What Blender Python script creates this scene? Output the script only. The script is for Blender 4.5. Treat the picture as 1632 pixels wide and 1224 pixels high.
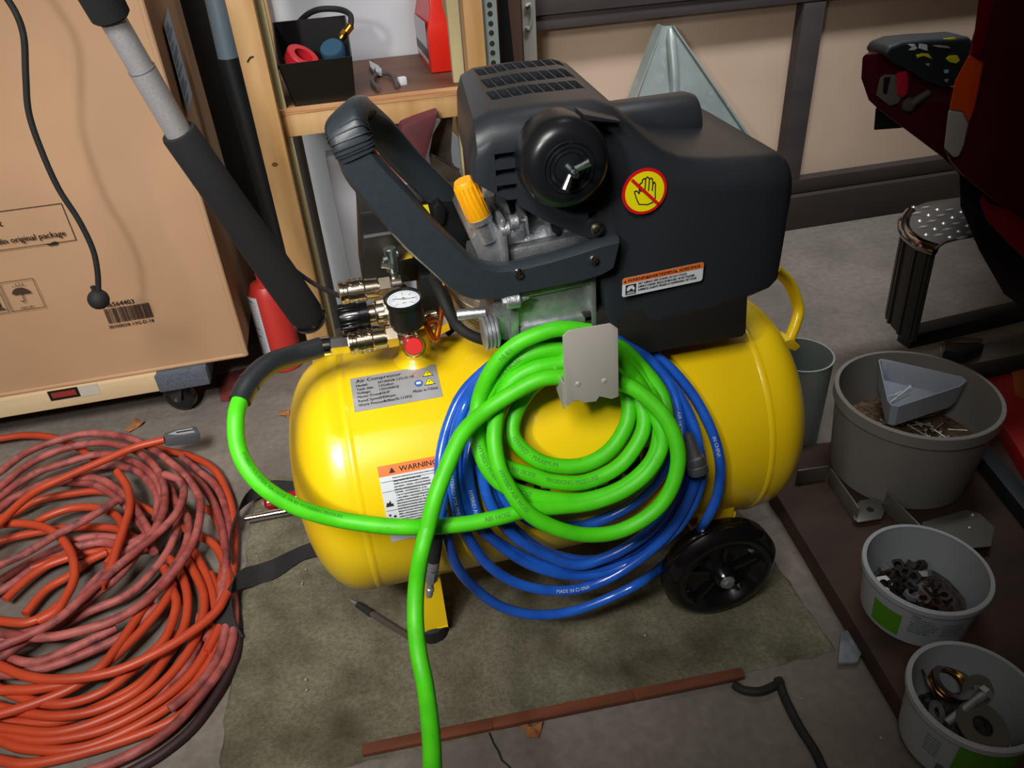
import bpy, bmesh, math, random
from mathutils import Vector, Matrix, noise
random.seed(7)
sc = bpy.context.scene
for o in list(bpy.data.objects): bpy.data.objects.remove(o)
col = sc.collection
V = Vector
# ------------------------------------------------------------------ camera
F = 1233.0; CX, CY = 816.0, 612.0
CAM = V((0, 0, 1.0))
_d = V((945-CX, 2425-CY, F)).normalized()
_up = -_d
_u = 8500-CX
_X = V((_u, -(_up.x*_u+_up.z*F)/_up.y, F)).normalized()
_Y = _up.cross(_X)
RM = Matrix((_X, _Y, _up))             # world = RM @ (x right, y down, z forward)
cd = bpy.data.cameras.new('camera'); cam = bpy.data.objects.new('camera', cd); col.objects.link(cam)
cd.sensor_width = 36; cd.lens = 36*F/1632; cd.clip_start = 0.02
cx, cy, cz = [RM @ v for v in (V((1,0,0)), V((0,-1,0)), V((0,0,-1)))]
cam.matrix_world = Matrix(((cx.x,cy.x,cz.x,CAM.x),(cx.y,cy.y,cz.y,CAM.y),(cx.z,cy.z,cz.z,CAM.z),(0,0,0,1)))
sc.camera = cam
# ------------------------------------------------------------------ light
sc.view_settings.view_transform = 'Standard'; sc.view_settings.look = 'None'
sc.view_settings.gamma = 1; sc.view_settings.use_curve_mapping = False
sc.view_settings.exposure = 0.0
w = bpy.data.worlds.new('world'); sc.world = w; w.use_nodes = True
w.node_tree.nodes['Background'].inputs[0].default_value = (.75, .85, 1, 1)
w.node_tree.nodes['Background'].inputs[1].default_value = 0.035
def light(name, typ, loc, target, energy, colr, **k):
    l = bpy.data.lights.new(name, typ); l.energy = energy; l.color = colr
    for a, b in k.items(): setattr(l, a, b)
    o = bpy.data.objects.new(name, l); col.objects.link(o); o.location = loc
    o.rotation_euler = (V(target)-V(loc)).to_track_quat('-Z', 'Y').to_euler()
    return o
light('work_lamp', 'SPOT', (-0.50, -0.02, 1.26), (-.20, 1.28, .50), 38, (1, .97, .93), shadow_soft_size=0.055, spot_size=math.radians(91), spot_blend=1.0)
light('soft_fill', 'AREA', (-0.75, -0.35, 2.2), (-.35, 1.3, .40), 9, (1, .97, .93), shape='RECTANGLE', size=.9, size_y=.6, spread=math.radians(62))  # unseen soft fill, added to lift the shadows from the left
light('ceiling_lamp', 'AREA', (1.0, 1.30, 2.5), (.95, 2.05, .3), 11, (.93, .97, 1), shape='RECTANGLE', size=1.1, size_y=.25, spread=math.radians(78))
# ------------------------------------------------------------------ helpers
def P(px, py, x=None, y=None, z=None):
    d = RM @ V((px-CX, py-CY, F))
    t = (x-CAM.x)/d.x if x is not None else (y-CAM.y)/d.y if y is not None else (z-CAM.z)/d.z
    return CAM + d*t
TY, TZ, TR = .897, .28, .170           # tank axis and radius
def TP(px, py, off=0.0, ymax=.81):
    """point just outside the tank's front surface seen through a pixel of the photograph"""
    d = RM @ V((px-CX, py-CY, F)); r = TR+off
    oy, oz = CAM.y-TY, CAM.z-TZ
    a = d.y**2+d.z**2; b = 2*(oy*d.y+oz*d.z); c = oy*oy+oz*oz-r*r
    D = b*b-4*a*c
    q = None
    if D >= 0:
        q = CAM+d*((-b-D**.5)/(2*a))
        if q.z < TZ: q = P(px, py, y=TY-r)
        if q.y > ymax-off: q = None if False else P(px, py, y=ymax-off)
        return q
    q = P(px, py, y=ymax-off)
    if q.z < TZ+.02: q = P(px, py, y=TY-r)
    return q
def cylmap(u, v, off=.0008):           # u: x in metres, v: angle in radians (0 front, pi/2 top)
    return V((u, TY-(TR+off)*math.cos(v), TZ+(TR+off)*math.sin(v)))
def lin(c):
    if isinstance(c, str): c = [int(c[i:i+2], 16)/255 for i in (0, 2, 4)]
    return tuple((x/12.92 if x <= .04045 else ((x+.055)/1.055)**2.4) for x in c)+(1,)
MATS = {}
def mat(name, c1, c2=None, scale=20, rough=.5, metal=0, bump=0, bs=None, c3=None, s3=4, stretch=(1,1,1), coat=0, lo=.35, hi=.65, lo3=.5, hi3=.7, trans=0, alpha=1, detail=6, emis=None, sheen=0, spec=.5):
    if name in MATS: return MATS[name]
    m = bpy.data.materials.new(name); m.use_nodes = True; nt = m.node_tree; N = nt.nodes; L = nt.links
    b = N['Principled BSDF']
    b.inputs['Base Color'].default_value = lin(c1); b.inputs['Roughness'].default_value = rough
    b.inputs['Metallic'].default_value = metal; b.inputs['Coat Weight'].default_value = coat
    b.inputs['Transmission Weight'].default_value = trans; b.inputs['Specular IOR Level'].default_value = spec
    if sheen: b.inputs['Sheen Weight'].default_value = sheen
    tc = N.new('ShaderNodeTexCoord'); mp = N.new('ShaderNodeMapping'); mp.inputs['Scale'].default_value = stretch
    L.new(tc.outputs['Object'], mp.inputs[0])
    def nz(s, d=detail):
        n = N.new('ShaderNodeTexNoise'); n.inputs['Scale'].default_value = s; n.inputs['Detail'].default_value = d
        L.new(mp.outputs[0], n.inputs[0]); return n
    def ramp(src, lo, hi):
        r = N.new('ShaderNodeMapRange'); r.inputs[1].default_value = lo; r.inputs[2].default_value = hi
        L.new(src, r.inputs[0]); return r
    cur = None
    if c2 is not None:
        r = ramp(nz(scale).outputs[0], lo, hi)
        mx = N.new('ShaderNodeMix'); mx.data_type = 'RGBA'
        mx.inputs[6].default_value = lin(c1); mx.inputs[7].default_value = lin(c2)
        L.new(r.outputs[0], mx.inputs[0]); cur = mx.outputs[2]
    if c3 is not None:
        r = ramp(nz(s3).outputs[0], lo3, hi3)
        mx = N.new('ShaderNodeMix'); mx.data_type = 'RGBA'
        mx.inputs[6].default_value = lin(c1); mx.inputs[7].default_value = lin(c3)
        if cur: L.new(cur, mx.inputs[6])
        L.new(r.outputs[0], mx.inputs[0]); cur = mx.outputs[2]
    if cur: L.new(cur, b.inputs['Base Color'])
    if bump:
        bn = N.new('ShaderNodeBump'); bn.inputs['Strength'].default_value = bump; bn.inputs['Distance'].default_value = .002
        L.new(nz(bs or scale*3).outputs[0], bn.inputs['Height']); L.new(bn.outputs[0], b.inputs['Normal'])
    MATS[name] = m
    return m
class MB:
    def __init__(s): s.v = []; s.f = []
    def add(s, vs, fs):
        k = len(s.v); s.v += [V(v) for v in vs]; s.f += [tuple(i+k for i in f) for f in fs]; return s
    def box(s, c, d, M=None):
        c = V(c); h = V(d)/2; vs = []
        for x in (-1, 1):
            for y in (-1, 1):
                for z in (-1, 1):
                    p = V((x*h.x, y*h.y, z*h.z)); vs.append(c+(M @ p if M else p))
        return s.add(vs, [(0,1,3,2),(4,6,7,5),(0,4,5,1),(2,3,7,6),(0,2,6,4),(1,5,7,3)])
    def bb(s, a, b): a, b = V(a), V(b); return s.box((a+b)/2, b-a)
    def prism(s, pts, vec):
        n = len(pts); vec = V(vec); pts = [V(p) for p in pts]
        return s.add(pts+[p+vec for p in pts], [tuple(range(n))[::-1], tuple(range(n, 2*n))]+[(i, (i+1)%n, n+(i+1)%n, n+i) for i in range(n)])
    def lathe(s, prof, o, ax, n=32, cap=True):
        ax = V(ax).normalized(); o = V(o); a = ax.orthogonal().normalized(); b = ax.cross(a); k = len(prof); vs = []
        for i in range(n):
            t = 2*math.pi*i/n; e = a*math.cos(t)+b*math.sin(t)
            for r, h in prof: vs.append(o+ax*h+e*r)
        fs = [(i*k+j, ((i+1)%n)*k+j, ((i+1)%n)*k+j+1, i*k+j+1) for i in range(n) for j in range(k-1)]
        if cap:
            if prof[0][0] > 1e-6: fs.append(tuple(i*k for i in range(n))[::-1])
            if prof[-1][0] > 1e-6: fs.append(tuple(i*k+k-1 for i in range(n)))
        return s.add(vs, fs)
    def cyl(s, p0, p1, r0, r1=None, n=20, bev=0):
        p0, p1 = V(p0), V(p1); L = (p1-p0).length; r1 = r0 if r1 is None else r1
        pr = [(r0, 0), (r1, L)] if not bev else [(r0-bev, 0), (r0, bev), (r1, L-bev), (r1-bev, L)]
        return s.lathe(pr, p0, p1-p0, n)
    def tube(s, pts, r, n=10, cap=True, ell=None, up=None):
        pts = [V(p) for p in pts]; m = len(pts); T = []
        for i in range(m):
            T.append((pts[min(i+1, m-1)]-pts[max(i-1, 0)]).normalized())
        a = T[0].orthogonal().normalized() if up is None else (V(up)-T[0]*V(up).dot(T[0])).normalized()
        vs = []
        for i in range(m):
            if up is None: a = (a-T[i]*a.dot(T[i])).normalized()
            else: a = (V(up)-T[i]*V(up).dot(T[i])).normalized()
            b = T[i].cross(a); rr = r[i] if isinstance(r, (list, tuple)) else r
            for j in range(n):
                t = 2*math.pi*j/n
                if ell:
                    c_, s_ = math.cos(t), math.sin(t); e = .5
                    vs.append(pts[i]+a*ell[0]*math.copysign(abs(c_)**e, c_)+b*ell[1]*math.copysign(abs(s_)**e, s_))
                else: vs.append(pts[i]+(a*math.cos(t)+b*math.sin(t))*rr)
        fs = [(i*n+j, i*n+(j+1)%n, (i+1)*n+(j+1)%n, (i+1)*n+j) for i in range(m-1) for j in range(n)]
        if cap: fs += [tuple(range(n))[::-1], tuple((m-1)*n+j for j in range(n))]
        return s.add(vs, fs)
    def grid(s, fn, nu, nv):
        vs = [fn(i/nu, j/nv) for i in range(nu+1) for j in range(nv+1)]
        return s.add(vs, [(i*(nv+1)+j, (i+1)*(nv+1)+j, (i+1)*(nv+1)+j+1, i*(nv+1)+j+1) for i in range(nu) for j in range(nv)])
    def build(s, name, m, parent=None, bevel=0, seg=2, ang=35, label=None, cat=None, group=None, kind=None, solid=0, flat=False, loc=None, fix=True):
        if loc is None:
            if parent is not None:
                r = parent
                while r.parent: r = r.parent
                loc = V(r.location)
            else:
                lo = V([min(v[i] for v in s.v) for i in range(3)]); hi = V([max(v[i] for v in s.v) for i in range(3)])
                loc = V(((lo.x+hi.x)/2, (lo.y+hi.y)/2, lo.z))
        me = bpy.data.meshes.new(name); me.from_pydata([v-loc for v in s.v], [], s.f); 
        bm = bmesh.new(); bm.from_mesh(me)
        if fix: bmesh.ops.recalc_face_normals(bm, faces=bm.faces)
        if solid:
            bmesh.ops.solidify(bm, geom=bm.faces[:], thickness=solid)
        if bevel:
            bmesh.ops.remove_doubles(bm, verts=bm.verts, dist=1e-5)
            es = [e for e in bm.edges if len(e.link_faces) == 2 and e.calc_face_angle(0) > math.radians(30)]
            bmesh.ops.bevel(bm, geom=es, offset=bevel, segments=seg, affect='EDGES', profile=.6, clamp_overlap=True)
        bm.to_mesh(me); bm.free(); me.materials.append(m)
        if not flat:
            for p in me.polygons: p.use_smooth = True
            me.set_sharp_from_angle(angle=math.radians(ang))
        o = bpy.data.objects.new(name, me); col.objects.link(o)
        if parent is not None: o.parent = parent
        else: o.location = loc
        tag(o, label, cat, group, kind)
        return o
def tag(o, label=None, cat=None, group=None, kind=None):
    for k, v_ in (('label', label), ('category', cat), ('group', group), ('kind', kind)):
        if v_: o[k] = v_
    return o
def thing(name, loc, label, cat, group=None):
    o = bpy.data.objects.new(name, None); col.objects.link(o); o.location = loc; o.empty_display_size = .02
    return tag(o, label, cat, group)
def smooth(pts, n=8):
    pts = [V(p) for p in pts]; q = [pts[0]*2-pts[1]]+pts+[pts[-1]*2-pts[-2]]; out = []
    for i in range(1, len(q)-2):
        a, b, c, d = q[i-1:i+3]
        for k in range(n):
            t = k/n
            out.append(.5*((2*b)+(c-a)*t+(2*a-5*b+4*c-d)*t*t+(3*b-3*c+d-a)*t**3))
    out.append(q[-2]); return out
_tc = {}
def text(s_, size=1, align='LEFT', sx=1):
    key = s_
    if key not in _tc:
        cu = bpy.data.curves.new('t', 'FONT'); cu.body = s_; cu.size = 1; cu.resolution_u = 2; cu.fill_mode = 'BOTH'
        o = bpy.data.objects.new('t', cu); col.objects.link(o)
        dg = bpy.context.evaluated_depsgraph_get(); me = bpy.data.meshes.new_from_object(o.evaluated_get(dg))
        _tc[key] = ([v.co.copy() for v in me.vertices], [tuple(p.vertices) for p in me.polygons])
        bpy.data.objects.remove(o); bpy.data.meshes.remove(me); bpy.data.curves.remove(cu)
    vs, fs = _tc[key]
    wd = max(v.x for v in vs) if vs else 0
    ox = {'LEFT': 0, 'CENTER': -wd/2, 'RIGHT': -wd}[align]
    return [((v.x+ox)*size*sx, v.y*size) for v in vs], fs, wd*size*sx
def put(mb, s_, fn, u, v, size, align='LEFT', sx=1, bold=0):
    vs, fs, wd = text(s_, size, align, sx)
    mb.add([fn(a+u, b+v) for a, b in vs], fs)
    if bold: mb.add([fn(a+u+bold, b+v) for a, b in vs], fs)
    return wd
def flatmap(o, U, W, off=0):
    o, U, W = V(o), V(U).normalized(), V(W); W = (W-U*W.dot(U)).normalized(); n = U.cross(W)
    return lambda u, v, k=off: o+U*u+W*v+n*k
def quad(mb, fn, u0, v0, u1, v1, nu=1, nv=1):
    return mb.grid(lambda a, b: fn(u0+(u1-u0)*a, v0+(v1-v0)*b), nu, nv)
def poly(mb, fn, pts): return mb.add([fn(*p) for p in pts], [tuple(range(len(pts)))])
def disc(mb, fn, u, v, r, n=28, r0=0, sy=1):
    if r0:
        vs = [fn(u+q*math.cos(2*math.pi*i/n), v+q*sy*math.sin(2*math.pi*i/n)) for i in range(n) for q in (r0, r)]
        return mb.add(vs, [(2*i, 2*i+1, (2*i+3)%(2*n), (2*i+2)%(2*n)) for i in range(n)])
    return poly(mb, fn, [(u+r*math.cos(2*math.pi*i/n), v+r*sy*math.sin(2*math.pi*i/n)) for i in range(n)])
# ------------------------------------------------------------------ materials
concrete = mat('concrete', '6f675f', '7d756c', 60, .85, bump=.5, bs=120, c3='57504a', s3=4, lo3=.42, hi3=.75)
carpetm = mat('carpet_pile', '67634f', '7f7c6c', 150, 1, bump=1, bs=420, c3='3d3829', s3=9, lo=.3, hi=.7, lo3=.40, hi3=.78, spec=.1)
beige = mat('beige_panel', 'cfb59e', 'c5ab94', 4, .8, bump=.15, bs=200)
darkwood = mat('dark_painted_wood', '48403f', '3a3333', 12, .7, bump=.3, stretch=(.2,1,1))
blackm = mat('black_plastic', '111315', rough=.45)
black_s = mat('satin_black_plastic', '272b30', '2a2e33', 300, .38, bump=.12, bs=900)
black_g = mat('gloss_black_plastic', '0d0e10', rough=.18, coat=.4)
rubber = mat('black_rubber', '121212', '1a1a1a', 60, .75)
foam = mat('black_foam', '0f1013', '131417', 200, .9, bump=.3, bs=500)
yellow = mat('yellow_enamel', 'f5d012', 'f0ca10', 5, .3, coat=.3, bump=.05, bs=60)
chrome = mat('chrome', 'd5d5d8', rough=.12, metal=1)
nickel = mat('nickel_plate', 'c9b89c', 'd8cfc0', 30, .2, metal=1)
zinc = mat('zinc_plate', 'a8b4b4', rough=.3, metal=1)
steel = mat('steel', 'a4a6aa', '85878b', 60, .35, metal=.6)
castal = mat('cast_aluminium', 'c3c6ca', 'aeb2b8', 90, .42, metal=.85, bump=.35, bs=420)
brass = mat('brass', 'b98a3a', rough=.3, metal=1)
copper = mat('lacquered_copper', 'd0691c', rough=.25, metal=.8)
greenm = mat('green_hose', '4fd413', '47c711', 40, .5, c3='2f8a0c', s3=160, lo3=.68, hi3=.8)
bluem = mat('blue_hose', '1a52b8', '2262cc', 30, .25, coat=.5)
orangem = mat('orange_hose', 'bb4424', 'a83a1e', 12, .45)
dustym = mat('dusty_red_hose', '8b3c36', 'a85a54', 22, .6, c3='532a2e', s3=40, lo3=.48, hi3=.72, lo=.4, hi=.6, bump=.2)
maroonm = mat('dark_maroon_hose', '33181d', '2a1218', 20, .6)
pine = mat('pine', 'c9a473', 'b08550', 7, .6, stretch=(3,3,.35), bump=.15, bs=60)
pale_pine = mat('pale_pine', 'bfb48a', 'a89c74', 7, .65, stretch=(3,3,.35))
ply = mat('brown_plywood', '6d4631', '5a3826', 9, .55, stretch=(.4,2,1))
boardm = mat('dark_plywood', '40291d', '2b1c15', 6, .7, stretch=(.6,2,1), c3='241813', s3=3)
cardboard = mat('cardboard', 'b3906f', 'a98665', 3, .8, bump=.35, bs=14)
whiteboard = mat('white_board', 'c9cdd2', 'bcc2c8', 3, .5)
whitem = mat('white_paper', 'd4d8de', rough=.5)
ink = mat('black_ink', '15130f', rough=.7)
boxink = mat('box_print', '3c2b20', rough=.9)
greym = mat('grey_plate_paint', 'a9abb0', rough=.35, metal=.3)
orange_l = mat('orange_print', 'e8752a', rough=.5)
redm = mat('red_plastic', 'd8220f', 'cc1d0c', 8, .35)
signy = mat('sign_yellow', 'f2e600', rough=.4)
signr = mat('sign_red', 'd8141c', rough=.4)
signb = mat('sign_blue', '2f62a8', rough=.5)
redpaint = mat('dark_red_car_paint', '440a1b', '3a0715', 4, .25, coat=.6)
galv = mat('galvanised_steel', '9ba6a3', '84908e', 7, .45, metal=.35, c3='b3beba', s3=25, lo3=.6, hi3=.8)
amberm = mat('amber_lens', 'b53c0a', rough=.2, coat=.4)
clearlens = mat('clear_lens', '8d8a86', rough=.15, coat=.5)
tubw = mat('white_tub_plastic', 'a9aeb3', '999fa5', 5, .45)
frost = mat('frosted_plastic', '7b7975', '6e6c68', 5, .5, trans=0)
tray = mat('pale_grey_plastic', '8f95a0', rough=.45)
rust = mat('rusty_steel', '5a4a40', '3c322c', 60, .5, metal=.7)
nailm = mat('nail_heap', '2c221a', '6a5032', 120, .7, bump=1, bs=200)
webbing = mat('black_webbing', '18181a', '202022', 300, .85, bump=.3, bs=900)
lathm = mat('reddish_wood_strip', '784026', '5a2e1a', 9, .8, stretch=(.5,3,1))
leafm = mat('dry_leaf', 'a2683c', '8a5530', 60, .8)
# ------------------------------------------------------------------ floor and walls
fl = MB(); fl.bb((-3, -1.6, -.05), (4, 2.2, 0)).build('floor', concrete, kind='structure')
crack = [P(780, 1168, z=0), P(787, 1185, z=0), P(795, 1198, z=0), P(800, 1212, z=0), P(812, 1222, z=0), P(820, 1240, z=0)]
c = MB()
for i in range(len(crack)-1):
    a, b = crack[i], crack[i+1]; c.prism([a+V((-.0016,0,-.001)), a+V((.0016,0,-.001)), b+V((.0014,0,-.001)), b+V((-.0014,0,-.001))], (0,0,.0015))
c.build('floor_crack', ink, bpy.data.objects['floor'])
MB().bb((-3, 2.06, 0), (4, 2.16, 2.7)).build('wall_back', beige, kind='structure')
MB().bb((-3, -1.7, 0), (4, -1.6, 2.7)).build('wall_front', beige, kind='structure')
MB().bb((-3.1, -1.7, 0), (-3, 2.2, 2.7)).build('wall_left', beige, kind='structure')
MB().bb((4, -1.7, 0), (4.1, 2.2, 2.7)).build('wall_right', beige, kind='structure')
MB().bb((-3, -1.6, 2.7), (4, 2.2, 2.8)).build('ceiling', beige, kind='structure')
# dark timber: rail, stud, sill
zb = P(1100, 22, y=2.03).z; sx0 = P(1272, 60, y=2.03).x; sx1 = P(1306, 60, y=2.03).x
MB().bb((.475, 2.02, zb), (4, 2.06, zb+.033)).bb((.475, 2.014, zb+.0345), (4, 2.06, zb+.2)).build('trim_1', darkwood, kind='structure', bevel=.002)
MB().bb((sx0, 2.022, .11), (sx1, 2.06, zb-.001)).build('trim_2', darkwood, kind='structure', bevel=.002)
zs = P(1400, 266, y=2.03).z
MB().bb((-1.2, 2.0, 0), (4, 2.0595, zs-.045)).bb((-1.2, 2.02, zs-.043), (4, 2.0595, zs)).build('baseboard_back', mat('sill_wood', '2b2320', '3a302a', 8, .8, stretch=(.3,1,1)), kind='structure', bevel=.003)
# ------------------------------------------------------------------ carpet remnant
n = 60; mb = MB()
cp = [P(372, 1000, z=0).x, P(1335, 1040, z=0).x]
y0, y1 = .625, 1.27
def cf(a, b):
    x = cp[0]+(cp[1]-cp[0])*a; y = y0+(y1-y0)*b
    ed = min(a, 1-a, b, 1-b)
    j = noise.noise(V((x*40, y*40, 0)))*.004 if ed < .001 else 0
    z = .006+.0022*noise.noise(V((x*60, y*60, 3)))+.001*noise.noise(V((x*200, y*200, 3)))
    if ed < 1e-6: z = .001
    x2 = x+j+(.02*b-.005*(1-b) if a < .5 else 0)
    return V((x2, y+j+.028*(x-cp[0])*(-.6), z))
mb.grid(cf, 170, 110); mb.build('carpet_remnant', carpetm, label='worn greenish-brown carpet remnant under the yellow compressor', cat='carpet', loc=V((.15, .95, 0)))
a, b = P(578, 1199, z=.006), P(1183, 1077, z=.006); dr = (b-a).normalized(); nn = V((-dr.y, dr.x, 0))
mb = MB()
for s_, e_, wv in ((0, .33, .0), (.33, .7, .001), (.7, 1, .0015)):
    p, q = a.lerp(b, s_), a.lerp(b, e_)
    mb.prism([p-nn*.008+V((0,0,wv)), q-nn*.0075+V((0,0,wv)), q+nn*.0085+V((0,0,wv)), p+nn*.008+V((0,0,wv))], (0, 0, .008))
mb.build('wood_strip', lathm, label='thin reddish-brown wooden strip lying along the carpet front edge', cat='wood strip', bevel=.0015)
# ------------------------------------------------------------------ AIR COMPRESSOR
AC = thing('air_compressor', (.22, .9, 0), 'yellow and black wheeled air compressor standing on the carpet', 'compressor')
xa, xb = -.070, .509; hd = .081
prof = [(0, -hd)]
for i in range(1, 13):
    t = math.pi/2*i/12; prof.append((TR*math.sin(t)**.8, -hd*math.cos(t)**.9))
prof += [(TR, .0), (TR, xb-xa)]
for i in range(11, -1, -1):
    t = math.pi/2*i/12; prof.append((TR*math.sin(t)**.8 if i else 0, xb-xa+hd*math.cos(t)**.9))
tank = MB().lathe(prof, (xa, TY, TZ), (1, 0, 0), 96, cap=False).build('tank', yellow, AC)
for xs in (xa+.012, xb-.012):
    MB().lathe([(TR, -.006), (TR+.0014, -.003), (TR+.0016, .001), (TR, .004), (TR-.0002, .006)], (xs, TY, TZ), (1, 0, 0), 96, cap=False).build('weld_seam', yellow, tank)
# brand lettering mostly hidden by the coils: only the fragments that show
mb = MB(); rd = MB()
def tq(pts, off, mbx): mbx.add([TP(x, y, off, .9) for x, y in pts], [tuple(range(len(pts)))])
def tdisc(cx_, cy_, rx, ry, off, mbx, rot=0, n=20):
    tq([(cx_+rx*math.cos(t)*math.cos(rot)-ry*math.sin(t)*math.sin(rot), cy_+rx*math.cos(t)*math.sin(rot)+ry*math.sin(t)*math.cos(rot)) for t in [2*math.pi*i/n for i in range(n)]], off, mbx)
tdisc(786, 771, 13, 17, .0006, mb, -.4); tdisc(806, 800, 12, 10, .0007, mb, .6)
tq([(818, 762), (826, 752), (842, 760), (838, 768), (830, 776)], .0006, mb)
tq([(836, 764), (842, 768), (836, 775)], .0012, rd)
tq([(848, 783), (853, 770), (861, 773), (862, 778), (876, 779), (878, 787)], .0007, mb)
tq([(872, 806), (884, 790), (898, 788), (920, 786), (922, 796)], .0006, mb)
tq([(930, 786), (948, 778), (947, 786), (931, 790)], .0007, mb)
tq([(951, 777), (969, 772), (966, 779), (953, 782)], .0006, mb)
tq([(974, 760), (995, 748), (991, 760), (985, 775), (970, 777)], .0006, mb)
tq([(969, 763), (975, 760), (974, 777), (968, 778)], .0005, rd)
tdisc(1005, 738, 15, 20, .0007, mb, .4)
tq([(1030, 713), (1038, 712), (1030, 737), (1024, 740)], .0007, mb)
tq([(1025, 715), (1031, 713), (1026, 738), (1021, 740)], .0006, rd)
mb.build('brand_lettering', ink, tank, fix=False); rd.build('brand_lettering_edge', signr, tank, fix=False)
# name plate
A0, A1 = math.radians(63.6), math.radians(82.6); xp0, xp1 = -.047, .066
pm = lambda u, v, o=.0016: cylmap(xp0+u, A0+v/TR, o)
h_ = (A1-A0)*TR; w_ = xp1-xp0
plate = quad(MB(), lambda u, v: pm(u, v, .0008), 0, 0, w_, h_, 4, 10).build('name_plate', greym, AC, flat=False)
t = MB(); put(t, 'Air Compressor', pm, .007, h_-.011, .0088, sx=1.0, bold=.0002)
rows = [('Model:', '30100028-13G-D-18'), ('Tank size:', '13Gallon'), ('Voltage:', '120V/60HZ'), ('Motor Power:', '4.0HP'), ('Rated Speed:', '3400rpm'), ('Work Pressure:', '0-8bar/0-115PSI')]
for i, (k, q) in enumerate(rows):
    put(t, k, pm, .006, h_-.0185-i*.0063, .0056, bold=.00015); put(t, q, pm, .034 if i < 5 else .038, h_-.0185-i*.0063, .0056, bold=.00015)
put(t, 'Made in China', pm, w_-.004, .0125, .0056, 'RIGHT', bold=.00015)
for k in range(2):   # warning triangles
    ux, uy = .100, h_-.0195-k*.015
    quad(t, pm, ux-.0006, uy+.003, ux+.0006, uy+.0062); 
t.build('plate_lettering', ink, plate, fix=False)
t = MB()
for k in range(2): ux, uy = .100, h_-.0195-k*.015; poly(t, lambda u, v: pm(u, v, .0013), [(ux-.006, uy), (ux+.006, uy), (ux, uy+.0095)])
t.build('warning_triangle', signy, plate, fix=False)
t = MB()
for k in range(2):
    ux, uy = .100, h_-.0195-k*.015
    poly(t, lambda u, v: pm(u, v, .0011), [(ux-.0075, uy-.001), (ux+.0075, uy-.001), (ux, uy+.011)])
t.build('triangle_border', ink, plate, fix=False)
disc(MB(), pm, .086, h_-.030, .0055).build('blue_symbol', signb, plate, fix=False)
q_ = MB(); poly(q_, lambda u, v: pm(u, v, .002), [(.083, h_-.032), (.089, h_-.032), (.089, h_-.028), (.083, h_-.028)]); q_.build('blue_symbol_mark', whitem, plate, fix=False)
q_ = disc(MB(), pm, .086, h_-.0145, .0055, r0=.0048); poly(q_, pm, [(.0822, h_-.0108), (.0829, h_-.0102), (.0898, h_-.0182), (.0891, h_-.0188)]); q_.build('prohibition_symbol', mat('pale_red_print', 'c8766a', rough=.6), plate, fix=False)
# big paper warning label
B0, B1 = math.radians(3.5), math.radians(38.3); xl0, xl1 = -.031, .041
lm = lambda u, v, o=.0013: cylmap(xl0+u+.0*v, B0+v/TR, o)
h_ = (B1-B0)*TR; w_ = xl1-xl0
lab = quad(MB(), lambda u, v: lm(u, v, .0007), 0, 0, w_, h_, 4, 16).build('warning_label', whitem, AC)
quad(MB(), lambda u, v: lm(u, v, .001), 0, h_-.0135, w_, h_, 4, 3).build('orange_header', orange_l, lab)
t = MB(); put(t, 'WARNING', lm, .026, h_-.0105, .0095, sx=1.05, bold=.0004)
poly(t, lm, [(.013, h_-.0105), (.021, h_-.0105), (.017, h_-.0035)])
yy = h_-.0175; put(t, 'Read and understand the instructions before using', lm, .016, yy, .0026, bold=.0002)
random.seed(3)
for k in range(19):
    yy = h_-.022-k*.0036; wds = ''.join(random.choice('aenorstilu  hdm') for _ in range(46))
    put(t, wds, lm, .016, yy, .0036, sx=.62 if k else .5, bold=.0001)
for yy in (h_-.0205, h_-.0225-.0105, h_-.0575, h_-.075, h_-.083): quad(t, lm, 0.001, yy, w_-.001, yy+.0005, 4, 1)
fx, fy = .006, h_-.052
poly(t, lm, [(fx-.004, fy), (fx+.006, fy), (fx+.005, fy+.004), (fx+.0035, fy+.003), (fx+.002, fy+.008), (fx, fy+.0045), (fx-.002, fy+.006)])
fy -= .020
poly(t, lm, [(fx-.004, fy), (fx, fy+.002), (fx+.003, fy), (fx+.004, fy+.002), (fx+.001, fy+.005), (fx-.003, fy+.004)]); disc(t, lm, fx+.005, fy+.006, .0018, 10); disc(t, lm, fx-.001, fy+.0085, .0015, 10)
t.build('label_print', ink, lab, fix=False)
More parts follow.
